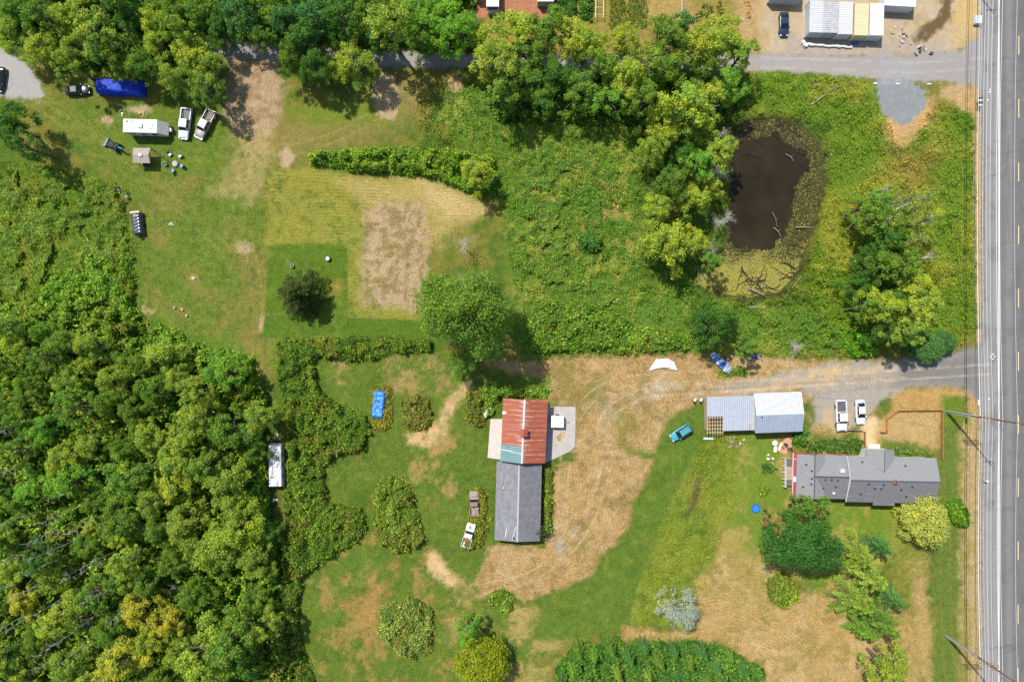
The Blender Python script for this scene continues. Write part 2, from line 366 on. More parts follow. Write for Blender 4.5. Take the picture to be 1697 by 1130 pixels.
# fine mottling on the lawns
for pl, sd in (([(1165,668),(1110,695),(1090,740),(1075,800),(1050,830),(1048,870),(1000,925),(975,960),(900,990),(880,1060),(960,1060),(1040,1035),(1140,1040),(1200,860),(1200,700)], 92),
  ([(525,600),(700,578),(800,640),(815,780),(815,900),(800,1000),(900,1130),(850,1300),(520,1300),(500,1060),(510,960),(610,890),(640,790),(540,850),(535,780),(640,720),(560,680)], 93), ([(60,170),(400,200),(480,300),(600,330),(640,540),(450,640),(300,560),(228,520),(228,400),(200,300)], 94)):
    paint(pl, (126, 138, 54), 6, 8, mottle=(16, .52, .74), op=.5, seed=sd); paint(pl, (76, 108, 36), 6, 8, mottle=(12, .52, .74), op=.5, seed=sd+5)
# tan meadow at the lower right
mead = [(1152,965),(1200,915),(1270,925),(1310,990),(1400,960),(1440,1060),(1440,1300),(1290,1300),(1262,1100),(1190,1062),(1035,1058),(1035,1040),(1150,1048)]
paint(mead, (180, 152, 96), 5, 7, grass=.9, stripe=circ(1210,1190), samt=.6)
paint([(1200,880),(1320,960),(1230,1010),(1160,980)], (156, 144, 76), 14, 16, op=.7, seed=77)
paint([(1380,940),(1460,980),(1520,1040),(1520,1300),(1440,1300)], (190, 158, 100), 10, 12, op=.8)
paint([(1470,850),(1600,850),(1596,1300),(1500,1300)], (140, 140, 60), 10, 10, mottle=(40, .3, .55), op=.8, seed=78)
paint([(1515,930),(1545,930),(1545,1300),(1515,1300)], (188, 160, 104), 10, 12, mottle=(30, .35, .55), op=.8, seed=79)
paint(mead, (140, 130, 66), 4, 4, mottle=(26, .50, .70), op=.6, seed=173); paint(mead, (200, 176, 128), 4, 4, mottle=(18, .52, .72), op=.5, seed=174)
# verge along the highway
paint([(1560,640),(1600,660),(1600,1300),(1540,1300),(1556,860)], (102, 122, 48), 5, 6, grass=.9, stripe=ver, samt=.3)
paint([(1594,660),(1625,650),(1632,700),(1632,1300),(1590,1300)], (178, 156, 110), 6, 8, 14, grass=.6, stripe=ver, samt=.6)
paint([(1590,700),(1612,700),(1612,1300),(1590,1300)], (146, 138, 62), 6, 8, mottle=(40, .42, .6), op=.8, seed=81)
paint([(1480,640),(1560,638),(1612,645),(1628,670),(1560,700),(1470,700)], (184, 152, 92), 5, 6, grass=.7)
paint([(1560,655),(1600,660),(1606,700),(1560,700)], (104, 128, 40), 5, 6)
paint([(1470,686),(1556,680),(1556,740),(1520,760),(1500,735),(1400,738),(1430,705)], (186, 158, 104), 5, 6, grass=.8)
paint([(1340,740),(1400,722),(1430,720),(1432,756),(1330,757)], (104, 122, 44), 5, 6)
paint([(1462,728),(1540,738),(1545,765),(1466,758)], (104, 122, 46), 5, 6)
paint([(1425,690),(1450,690),(1450,738),(1432,738)], (212, 188, 142), 5, 5, grass=.4)
paint([(1612,140),(1630,140),(1632,560),(1622,580),(1618,560)], (186, 160, 114), 2, 4, 14, grass=.8)
paint([(1560,145),(1600,136),(1622,150),(1626,200),(1600,185),(1560,160)], (190, 162, 112), 5, 5)
paint([(1470,190),(1545,160),(1540,200),(1500,245),(1470,240),(1465,215)], (196, 162, 110), 7, 8)
# top right yard, gravel and dirt
paint([(1255,-400),(1630,-400),(1628,70),(1560,95),(1262,92),(1250,40)], (186, 168, 138), 5, 7, grass=.5)
paint([(1255,-400),(1630,-400),(1628,70),(1560,95),(1262,92),(1250,40)], (180, 156, 108), 3, 3, mottle=(26, .48, .66), op=.7, seed=83)
paint([(1300,60),(1560,70),(1560,92),(1300,92)], (164, 156, 148), 10, 10, op=.7)
paint([(1585,-60),(1622,-60),(1622,40),(1585,70)], (200, 168, 104), 8, 8, op=.8)
paint([(1562,-60),(1578,-60),(1576,30),(1556,52),(1530,72),(1512,70),(1522,46),(1556,26)], (104, 88, 60), 3, 5, 9, grass=.3)
paint([(1480,30),(1520,20),(1530,60),(1480,75)], (160, 146, 128), 6, 8, mottle=(9, .45, .6), seed=84)
# garden plots beyond the lane
paint([(770,-400),(1262,-400),(1256,88),(800,88)], (150, 138, 66), 8, 10)
paint([(775,-60),(925,-60),(925,30),(775,30)], (176, 124, 92), 5, 6, grass=.7)
paint([(1070,-60),(1150,-60),(1150,50),(1070,40)], (176, 150, 88), 6, 8, op=.9)
paint([(1215,-60),(1262,-60),(1262,90),(1225,90)], (186, 158, 110), 6, 8, op=.9)
# lane, drive, gravel pads
lane = [(330,66),(470,78),(620,84),(800,92),(1000,92),(1260,90),(1500,94),(1590,84),(1622,60),(1640,60),(1640,150),(1612,140),(1560,134),(1470,134),(1420,128),(1300,118),(1000,116),(800,112),(700,112),(600,110),(470,102),(350,92)]
paint(lane, (160, 154, 148), 2, 3, 10, grass=.28)
paint([(1440,100),(1640,80),(1640,150),(1560,134),(1470,130)], (150, 146, 144), 8, 8, op=.5, grass=.25)
drive = [(1640,572),(1622,574),(1560,592),(1480,598),(1380,600),(1310,615),(1240,630),(1180,640),(1180,652),(1260,652),(1320,640),(1345,660),(1350,700),(1400,712),(1430,700),(1460,664),(1500,642),(1560,638),(1600,642),(1622,662),(1640,690)]
paint(drive, (162, 154, 142), 4, 5, 12, grass=.3)
paint([(1640,572),(1560,592),(1500,600),(1480,640),(1560,638),(1600,642),(1622,662),(1640,690)], (126, 124, 122), 8, 5, grass=.25)
paint([(1180,640),(1330,610),(1480,600),(1400,640),(1260,648)], (200, 172, 128), 5, 6, mottle=(30, .4, .6), op=.8, seed=85)
paint([(1330,660),(1440,680),(1400,720),(1340,720)], (196, 166, 118), 8, 12, mottle=(16, .42, .6), op=.7, seed=86)
paint([(1448,132),(1500,128),(1536,150),(1532,180),(1510,204),(1490,206),(1464,190)], BLUEG, 2, 5, 8, grass=.55)
paint([(1460,100),(1520,100),(1510,140),(1460,140)], (160, 160, 160), 8, 10, op=.6)
paint([(-200,60),(10,78),(45,110),(74,150),(70,165),(0,160),(-200,170)], (166, 164, 158), 3, 6, 8, grass=.3)
# highway, tyre polished bands
hw = [(1632,-1200),(2050,-1200),(2050,2400),(1632,2400)]
paint(hw, TAR, 0, 0, grass=.12)
for x0, x1, c, o in [(1626,1657,(150,148,144),.9),(1657,1668,(114,114,113),.7),(1668,1678,(132,131,129),.8),(1678,1700,(110,109,109),.8),(1700,1716,(122,121,120),.7),(1740,1990,(112,112,116),.6),(1990,2050,(150,147,146),.8)]:
    paint([(x0,-1200),(x1,-1200),(x1,2400),(x0,2400)], c, 3, 1.5, 40, op=o)
for x0 in (1641, 1662, 1672, 1683, 1700): paint([(x0,-400),(x0+1.4,-400),(x0+1.4,1600),(x0,1600)], (118, 116, 118), 1.2, 1, 30, op=.35)
for q, (x0, x1) in enumerate(((1630,1656),(1656,1690),(1690,1740))):
    R_h = [(x0,-400),(x1,-400),(x1,1600),(x0,1600)]
    paint(R_h, (96, 95, 93), 1, 1, mottle=(34, .52, .72), op=.4, seed=301+q); paint(R_h, (160, 156, 148), 1, 1, mottle=(9, .58, .76), op=.16, seed=311+q)
def smooth(pts, n=8):
    p = np.array(pts, float); out = []
    for i in range(len(p)-1):
        a, b, c, d = p[max(i-1, 0)], p[i], p[i+1], p[min(i+2, len(p)-1)]
        for t in np.arange(n)/n: out.append(.5*((2*b)+(c-a)*t+(2*a-5*b+4*c-d)*t*t+(3*b-a-3*c+d)*t**3))
    return np.array(out+[p[-1]])
def track(pts, rgb, op=.5, gap=8, wd=2.6, seed=1, grass=None):
    p = smooth(pts); d = np.gradient(p, axis=0); nn = np.stack([-d[:, 1], d[:, 0]], 1)/(np.linalg.norm(d, axis=1)[:, None]+1e-6)
    for s_ in ((-1, 1) if gap else (0,)):
        c = p+nn*gap*s_
        for i in range(0, len(c)-1, 6):
            q = c[i:i+7]; m_ = nn[i:i+7]; poly = [tuple(v) for v in q+m_*wd/2]+[tuple(v) for v in (q-m_*wd/2)[::-1]]
            if len(q) > 1: paint(poly, rgb, 1.3, 1.2, 10, op=op, seed=seed, mottle=(14, .3, .5), grass=grass)
yd = [(1640,612),(1480,622),(1300,634),(1160,644),(1060,654),(1000,700),(1005,770),(965,880),(890,950),(800,975)]
track(yd, (206, 186, 150), .6, seed=5); track([(a-14, b+12) for a, b in yd], (150, 126, 84), .5, seed=6); track([(1500,618),(1320,622),(1140,624),(1010,640),(950,700),(935,780),(930,880)], (204, 182, 142), .5, seed=7)
track([(1060,650),(1080,690),(1060,740),(1000,752),(952,730),(945,680),(980,645),(1040,640)], (152, 128, 84), .5, seed=8)
track([(60,170),(150,232),(220,290),(300,345),(380,420)], (150, 146, 76), .5, seed=9); track([(400,250),(392,330),(418,430),(428,540),(424,640)], (160, 150, 84), .5, seed=10); track([(480,250),(560,225),(640,180),(700,140)], (164, 148, 84), .6, seed=11)
track([(1260,104),(1400,108),(1520,112),(1630,104)], (186, 180, 170), .5, seed=12); track([(350,84),(600,97),(800,103),(1260,104)], (140, 132, 122), .5, seed=13)
track([(1570,840),(1566,950),(1575,1130)], (140, 134, 66), .4, seed=14); track([(745,690),(728,760),(740,860),(735,920)], (134, 134, 62), .35, seed=15)
rc = np.random.RandomState(77)
for i in range(26):
    y0 = rc.uniform(-40, 1170); x0 = rc.uniform(1632, 1660); x1 = x0+rc.uniform(16, 60); pts = [(x0+(x1-x0)*t, y0+rc.normal()*2.2) for t in np.linspace(0, 1, 6)]
    track(pts, (88, 87, 85), .45, 0, 1.5, 20+i)
for x0 in (1648, 1671, 1694):
    for j in range(5): y0 = rc.uniform(-40, 1000); track([(x0+rc.normal()*1.5, y0+k_*28) for k_ in range(6)], (90, 89, 87), .4, 0, 1.4, 60+j)
# pond banks and algae
pond = [(1204,215),(1235,196),(1290,190),(1335,205),(1362,235),(1372,300),(1352,380),(1330,450),(1295,492),(1240,500),(1180,490),(1146,470),(1150,440),(1195,410),(1204,330)]
paint(pond, (74, 78, 40), 3, 5, grass=1.)
algae = (162, 158, 88)
# basin
d = sdf(pond, GX, GY)+(fbm(GX, GY, 22, 91)-.5)*10
Z = -1.1*sm(2, -22, d)
Z += np.where(np.abs(X) < 125, (fbm(GX, GY, 60, 95)-.5)*.10, 0)*sm(1640, 1600, GX)*sm(-20, 4, d)
# dark plough of wheel ruts and ditches in the rough field
for pts in [[(1024,555-270),(1026,352)]]: pass
nv, mv = X.shape
V = np.stack([X, Y, Z], -1).reshape(-1, 3)
idx = np.arange(nv*mv).reshape(nv, mv)
F = np.stack([idx[:-1, :-1], idx[:-1, 1:], idx[1:, 1:], idx[1:, :-1]], -1).reshape(-1, 4)
def sheet(name, V, F):
    o = mesh_np(name, V, F, GM, smooth=True); return o
def attrs(o, col, aux):
    for nm, a in (('col', col), ('aux', aux)):
        at = o.data.attributes.new(nm, 'FLOAT_COLOR', 'POINT'); c = np.ones((len(a), 4), np.float32); c[:, :3] = a
        at.data.foreach_set('color', c.ravel())
cf = COL.reshape(-1, 3); af = AUX.reshape(-1, 3)
g = sheet('ground', V, F); attrs(g, cf, af); tag(g, kind='structure')
def cut(name, poly, exc=None):
    cx = (GX[:-1, :-1]+GX[1:, 1:])/2; cy = (GY[:-1, :-1]+GY[1:, 1:])/2
    kk = sdf(poly, cx, cy) < 0
    if name != 'highway': kk &= cx < 1625
    if exc: kk &= sdf(exc, cx, cy) > 3
    k = kk.reshape(-1); f = F[k]
    u, inv = np.unique(f, return_inverse=True); v = V[u].copy(); v[:, 2] += .004
    o = sheet(name, v, inv.reshape(f.shape)); attrs(o, cf[u], af[u]); return tag(o, kind='structure')
cut('side_lane', lane); cut('driveway', drive)
road = cut('highway', [(1626,-1200),(2056,-1200),(2056,2400),(1626,2400)])
cut('gravel_pad', [(1448,132),(1500,128),(1536,150),(1532,180),(1510,204),(1490,206),(1464,190)], lane)
PAINTW = M((222, 220, 212), .6, 0, .2, 3); PAINTY = M((214, 196, 140), .6, 0, .2, 3)
mk = MB()
def strip(mb, px, y0, y1, wpx, px2=None):
    a = P(px, y0); b = P(px2 or px, y1); h = wpx/PPM/2
    mb.add([(a.x-h, a.y, .009), (b.x-h, b.y, .009), (b.x+h, b.y, .009), (a.x+h, a.y, .009)], [(0, 1, 2, 3)])
for i in range(40): strip(mk, 1655.5, -700+i*60, -640+i*60, 1.5)
strip(mk, 2000, -700, 1700, 1.3)
mk.build('edge_line', PAINTW, road)
mk = MB()
for i in range(-6, 18):
    y0 = 60+104.6*i; strip(mk, 1688.5-(y0/1130.)*1.5, y0, y0+31, 1.3); strip(mk, 1719-(y0/1130.)*1.5+14, y0+12, y0+43, 1.3)
mk.build('lane_dash', PAINTY, road)
mk = MB()
for x, y in ((1641,148),(1640,152),(1637,165),(1645,586),(1642,590),(1648,590),(1645,594),(1639,660)): strip(mk, x, y, y+1.6, 3)
mk.build('utility_paint_mark', PAINTW, road)

# pond water and floating algae
wz = -.35
pw = [P(x, y, wz) for x, y in [(1190,195),(1240,180),(1300,176),(1350,190),(1385,230),(1390,300),(1370,390),(1345,460),(1300,505),(1240,515),(1170,505),(1130,480),(1135,430),(1180,400),(1190,330)]]
o = MB().add([(p.x, p.y, wz) for p in pw], [tuple(reversed(range(len(pw))))]).build('pond_water', WM); tag(o, kind='structure')
rs = np.random.RandomState(5)
def flecks(n, box, dens):
    x = rs.uniform(box[0], box[2], n); y = rs.uniform(box[1], box[3], n)
    k = rs.rand(n) < dens(x, y); return x[k], y[k]
water_core = [(1216,240),(1250,232),(1300,236),(1332,246),(1334,280),(1318,330),(1292,370),(1278,405),(1245,410),(1212,396),(1206,340),(1210,280)]
def adens(x, y):
    a = sm(-2, 7, sdf(water_core, x, y)+(fbm(x, y, 18, 97)-.5)*24+(fbm(x, y, 50, 98)-.5)*36)*(sdf(pond, x, y) < 3)*(.78+.22*sm(.40, .58, fbm(x, y, 26, 103)))
    holes = sm(.30, .55, fbm(x, y, 16, 99)); return a*(.62+.38*holes*np.where(y > 430, .95, .75))
ax_, ay_ = flecks(260000, (1130, 180, 1385, 510), adens)
def leafquads(Cn, Nn, s, asp, rs, twist=True):
    n = len(Cn); r = rs.normal(size=(n, 3)); t = np.cross(Nn, r); t /= np.linalg.norm(t, axis=1)[:, None]+1e-9
    b = np.cross(Nn, t); s = s[:, None]
    V = np.stack([Cn-t*s, Cn-b*s*asp+t*s*.15, Cn+t*s, Cn+b*s*asp+t*s*.15], 1).reshape(-1, 3)
    return V, np.arange(4*n).reshape(n, 4)
k = (H-wz)/H
Cn = np.stack([(ax_-848.5)/PPM*k, (565-ay_)/PPM*k, wz+rs.uniform(.004, .03, len(ax_))], 1)
Nn = rs.normal(size=(len(Cn), 3))*.06+[0, 0, 1]
Vq, Fq = leafquads(Cn, Nn, rs.uniform(.05, .16, len(Cn)), .7, rs)
fc = np.where(np.clip(rs.rand(len(Cn))*.5*1.1+.42*sm(395, 445, ay_+(fbm(ax_, ay_, 30, 5)-.5)*60), 0, 1)[:, None] > .47, lin((168, 164, 84), .85), lin((80, 80, 46), .75))*rs.uniform(.75, 1.15, (len(Cn), 1))
o = mesh_np('pond_algae', Vq, Fq, LM, fcol=fc); tag(o, kind='stuff')
tag(o, 'pale green algae and waterweed mat around the brown pond', 'algae')

# ------------------------------------------------------------------ rough grass, bramble and understorey
def field_at(x, y, A):
    j = np.clip(((x-848.5)/PPM+118)/st+6, 0, A.shape[1]-1).astype(int); i = np.clip(((565-y)/PPM+86)/st+6, 0, A.shape[0]-1).astype(int)
    return A[i, j]
def excl(x, y, polys, mg=0):
    k = np.ones(len(x), bool)
    for p in polys: k &= sdf(p, x, y) > mg
    return k
def rough(name, label, polys, dens, hgt, size, rs, bright=1.78, ex=()):
    VV = []; FF = []; CC = []; b = 0
    for p in polys:
        q = np.array(p); A = np.ptp(q[:, 0])*np.ptp(q[:, 1])/PPM**2; n = int(A*dens)
        x = rs.uniform(q[:, 0].min(), q[:, 0].max(), n); y = rs.uniform(q[:, 1].min(), q[:, 1].max(), n)
        k = (sdf(p, x, y)+(fbm(x, y, 14, 7)-.5)*10 < 0) & (fbm(x, y, 9, 61, 2) > rs.uniform(.2, .75, n)) & excl(x+rs.normal(size=n)*5, y+rs.normal(size=n)*5, ex, -5)
        x = x[k]; y = y[k]; n = len(x)
        cl = .6*fbm(x, y, 12, 62)+.4*fbm(x, y, 34, 64)
        z = field_at(x, y, Z)+rs.uniform(.05, 1, n)*hgt*(.25+1.9*sm(.38, .62, cl))
        Cn = np.stack([(x-848.5)/PPM, (565-y)/PPM, z], 1); wind = np.array([.35, -.15, 0])
        Nn = rs.normal(size=(n, 3))*.75+[0, 0, .9]+wind; Nn /= np.linalg.norm(Nn, axis=1)[:, None]
        v, f = leafquads(Cn, Nn, size*rs.uniform(.6, 1.4, n), .34, rs)
        c = field_at(x, y, COL)*bright*rs.uniform(.6, 1.4, (n, 1)); c = c*(1+rs.normal(size=(n, 1))*[.12, .03, .1])
        VV.append(v); FF.append(f+b); CC.append(c); b += len(v)
    o = mesh_np(name, np.concatenate(VV), np.concatenate(FF), LM, fcol=np.clip(np.concatenate(CC), 0, 1))
    return tag(o, label, 'grass', kind='stuff')
lakeside = [[(1204,215),(1235,196),(1290,190),(1335,205),(1362,235),(1372,300),(1352,380),(1330,450),(1295,492),(1240,500),(1180,490),(1146,470),(1150,440),(1195,410),(1204,330)]]
R1 = [(690,150),(760,120),(800,125),(1060,150),(1240,130),(1400,505),(1390,588),(1140,588),(870,592),(845,440),(830,330),(780,300),(700,245)]
R3 = [(1215,122),(1430,130),(1460,190),(1500,240),(1550,170),(1612,185),(1620,540),(1580,580),(1400,588),(1230,520),(1200,495),(1300,480),(1335,430),(1358,340),(1364,235),(1330,198),(1240,188),(1190,200)]
R2 = [(-120,255),(40,270),(190,300),(226,400),(224,510),(120,570),(-120,560)]
R4 = [(1195,700),(1225,720),(1215,840),(1180,930),(1150,1035),(1045,1035),(1050,1000),(1100,860),(1150,760)]
rough('rough_grass', 'unmown green and yellow rough grass across the middle and right fields', [R1, R3], 54, 1.0, .20, np.random.RandomState(3), ex=lakeside)
rough('rough_meadow', 'unmown yellow green meadow grass beside the left woodland', [R2], 40, .9, .19, np.random.RandomState(4))
rough('ditch_grass', 'tall yellow green grass strip between the hay yard and the house lawn', [R4], 46, .45, .15, np.random.RandomState(6))
verge = [[(1594,650),(1630,660),(1630,1300),(1590,1300)],[(1612,150),(1629,150),(1631,560),(1618,560)],[(1470,650),(1556,640),(1600,655),(1600,700),(1470,684)],[(1330,724),(1428,700),(1430,756),(1330,757)],[(1462,728),(1545,742),(1560,765),(1560,830),(1548,830),(1545,765),(1466,755)]]
rough('verge_grass', 'dry straw coloured grass on the verge beside the highway', verge, 26, .12, .12, np.random.RandomState(8), 1.3)
lawns = [[(60,170),(400,200),(480,290),(440,405),(440,560),(300,560),(228,520),(228,400),(200,300)],[(440,285),(808,350),(706,430),(712,550),(440,550)],yard,
  [(525,600),(800,580),(815,780),(800,1000),(900,1130),(850,1200),(520,1200),(500,1060),(610,890),(535,780),(640,720)],mead,
  [(1165,668),(1090,740),(1050,830),(975,960),(900,990),(960,1060),(1140,1040),(1200,860)],[(1190,700),(1310,740),(1500,838),(1600,840),(1600,1200),(1440,1200),(1420,980),(1200,930)]]
rough('lawn_tufts', 'short mown grass tufts over the lawns, hayfield and tan meadow', lawns, 26, .08, .11, np.random.RandomState(9), 1.25)

def bramble(name, label, poly, h, dens=42, size=.15, rgb=((84,112,32),(120,138,44)), wob=5, seed=1, kind=None, cat='brambles', tan=0., parent=None, flat=1.0, asp=.52, patchy=0., tsc=24):
    rs = np.random.RandomState(seed); q = np.array(poly, float); c0 = q.mean(0); G_ = patchy; org = P(c0[0], c0[1])
    x0, y0 = q.min(0)-wob-2; x1, y1 = q.max(0)+wob+2; s_ = 3.0
    gx, gy = np.meshgrid(np.arange(x0, x1+s_, s_), np.arange(y0, y1+s_, s_))
    D = lambda x, y: sdf(poly, x, y)+(fbm(x, y, 18, seed+7)-.5)*2*wob+(fbm(x, y, 5, seed+8, 2)-.5)*7
    def hf(x, y):
        d = -D(x, y); e = np.clip(d/(7+h*3), 0, 1); return h*np.sqrt(1-(1-e)**2)*(.3+1.5*sm(.25, .75, fbm(x, y, 12, seed+9))*flat)
    hh = np.where(D(gx, gy) < 0, hf(gx, gy)*.8, -.15)
    V = np.stack([(gx-848.5)/PPM-org.x, (565-gy)/PPM-org.y, hh], -1).reshape(-1, 3); n, m = gx.shape
    ix = np.arange(n*m).reshape(n, m); F = np.stack([ix[:-1, :-1], ix[1:, :-1], ix[1:, 1:], ix[:-1, 1:]], -1).reshape(-1, 4)
    inn = (D(gx, gy) < 3); kf = (inn[:-1, :-1] & inn[1:, 1:]).reshape(-1)
    if patchy: kf &= (fbm(gx, gy, 26, seed+70)[:-1, :-1] > patchy+.05).reshape(-1)
    F = F[kf]
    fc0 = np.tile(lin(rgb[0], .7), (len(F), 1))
    A = (x1-x0)*(y1-y0)/PPM**2; N = int(A*dens); x = rs.uniform(x0, x1, N); y = rs.uniform(y0, y1, N)
    k = D(x, y) < rs.normal(size=N)*1.6+1
    if patchy: k &= fbm(x, y, 26, seed+70) > patchy+rs.normal(size=N)*.03
    x = x[k]; y = y[k]; N = len(x); hz = hf(x, y)
    k2 = rs.rand(N); z = np.maximum(hz*(1-.5*k2**2)+rs.normal(size=N)*.16+rs.exponential(.12, N)*h*.5, .05)
    Cn = np.stack([(x-848.5)/PPM-org.x, (565-y)/PPM-org.y, z], 1)
    Nn = rs.normal(size=(N, 3))*.55+[0, 0, .8]; Nn /= np.linalg.norm(Nn, axis=1)[:, None]
    v, f = leafquads(Cn, Nn, size*np.clip(rs.lognormal(0, .4, N), .4, 2.2), asp, rs)
    t = np.clip(fbm(x, y, tsc, seed+20)*1.6-.3+rs.normal(size=N)*.2, 0, 1)[:, None]
    c = lin(rgb[0], 1.32)*(1-t)+lin(rgb[1], 1.32)*t
    if tan: tt = (sm(.62-tan*.3, .75-tan*.3, fbm(x, y, 20, seed+30))*(rs.rand(N) < .7))[:, None]; c = c*(1-tt)+lin((138, 130, 54), .95)*tt
    c = c*rs.uniform(.6, 1.45, (N, 1))
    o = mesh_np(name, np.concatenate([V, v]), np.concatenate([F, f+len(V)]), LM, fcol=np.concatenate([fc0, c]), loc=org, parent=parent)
    return tag(o, label, cat, kind=kind)
# ---- bramble masses nobody could count, and single bushes
G1 = ((72, 104, 30), (118, 140, 44)); G2 = ((78, 116, 34), (132, 156, 54)); G3 = ((88, 118, 38), (140, 150, 56))
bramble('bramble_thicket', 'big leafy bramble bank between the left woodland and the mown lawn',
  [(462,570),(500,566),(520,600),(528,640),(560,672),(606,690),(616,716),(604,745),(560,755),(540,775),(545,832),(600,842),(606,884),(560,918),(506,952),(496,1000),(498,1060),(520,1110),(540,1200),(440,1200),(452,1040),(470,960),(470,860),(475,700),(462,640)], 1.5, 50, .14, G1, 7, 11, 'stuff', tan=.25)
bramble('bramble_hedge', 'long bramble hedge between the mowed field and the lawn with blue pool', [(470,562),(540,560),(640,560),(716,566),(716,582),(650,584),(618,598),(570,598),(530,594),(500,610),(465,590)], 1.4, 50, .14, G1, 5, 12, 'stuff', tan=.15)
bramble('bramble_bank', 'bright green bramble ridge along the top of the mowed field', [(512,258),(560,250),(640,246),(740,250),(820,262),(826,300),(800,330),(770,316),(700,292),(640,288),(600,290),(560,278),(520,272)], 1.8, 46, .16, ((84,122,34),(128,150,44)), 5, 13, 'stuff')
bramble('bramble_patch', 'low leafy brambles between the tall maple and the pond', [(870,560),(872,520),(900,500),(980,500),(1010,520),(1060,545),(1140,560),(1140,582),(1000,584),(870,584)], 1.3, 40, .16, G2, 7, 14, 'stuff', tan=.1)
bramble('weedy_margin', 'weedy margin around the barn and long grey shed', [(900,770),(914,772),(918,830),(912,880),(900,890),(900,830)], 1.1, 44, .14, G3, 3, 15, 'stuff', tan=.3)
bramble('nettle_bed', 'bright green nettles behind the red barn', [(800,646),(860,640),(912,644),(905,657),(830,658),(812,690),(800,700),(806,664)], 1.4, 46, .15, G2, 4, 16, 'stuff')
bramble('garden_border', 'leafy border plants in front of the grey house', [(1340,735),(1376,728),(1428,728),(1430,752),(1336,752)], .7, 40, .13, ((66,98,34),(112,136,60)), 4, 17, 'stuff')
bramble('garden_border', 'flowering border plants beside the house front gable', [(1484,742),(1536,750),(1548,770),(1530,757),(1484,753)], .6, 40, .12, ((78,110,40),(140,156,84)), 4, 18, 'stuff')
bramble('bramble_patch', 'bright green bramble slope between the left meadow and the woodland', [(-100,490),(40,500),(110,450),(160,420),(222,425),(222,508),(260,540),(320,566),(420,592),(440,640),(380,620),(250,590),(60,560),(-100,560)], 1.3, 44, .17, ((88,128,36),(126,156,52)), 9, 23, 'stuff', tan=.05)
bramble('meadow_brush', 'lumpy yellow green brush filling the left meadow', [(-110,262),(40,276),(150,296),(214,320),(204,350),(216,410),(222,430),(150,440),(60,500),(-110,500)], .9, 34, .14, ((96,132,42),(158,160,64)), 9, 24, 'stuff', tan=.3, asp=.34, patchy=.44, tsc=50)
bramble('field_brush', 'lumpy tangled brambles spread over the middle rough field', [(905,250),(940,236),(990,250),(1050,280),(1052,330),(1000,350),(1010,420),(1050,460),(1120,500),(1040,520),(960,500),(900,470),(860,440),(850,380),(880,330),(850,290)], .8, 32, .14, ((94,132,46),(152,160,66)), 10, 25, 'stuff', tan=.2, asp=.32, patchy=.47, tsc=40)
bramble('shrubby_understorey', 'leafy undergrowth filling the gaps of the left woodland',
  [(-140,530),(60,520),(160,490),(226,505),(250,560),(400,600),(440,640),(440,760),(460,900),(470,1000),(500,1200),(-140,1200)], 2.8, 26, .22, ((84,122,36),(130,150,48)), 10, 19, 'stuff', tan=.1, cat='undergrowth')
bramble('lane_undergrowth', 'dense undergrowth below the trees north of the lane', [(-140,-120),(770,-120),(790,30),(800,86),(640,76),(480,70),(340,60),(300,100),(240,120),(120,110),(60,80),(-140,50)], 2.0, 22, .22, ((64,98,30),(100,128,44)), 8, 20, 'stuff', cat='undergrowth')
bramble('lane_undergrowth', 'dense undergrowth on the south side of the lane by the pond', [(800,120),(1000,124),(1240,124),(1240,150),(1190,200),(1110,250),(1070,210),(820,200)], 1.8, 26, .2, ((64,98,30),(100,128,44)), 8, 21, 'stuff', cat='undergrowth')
bramble('bramble_bank', 'dark glossy bramble and young fir mass at the bottom edge', [(926,1130),(920,1100),(960,1070),(1000,1058),(1080,1062),(1160,1068),(1230,1078),(1262,1110),(1270,1250),(900,1250),(900,1140)], 1.8, 52, .14, ((66,110,42),(112,144,54)), 14, 22, 'stuff')
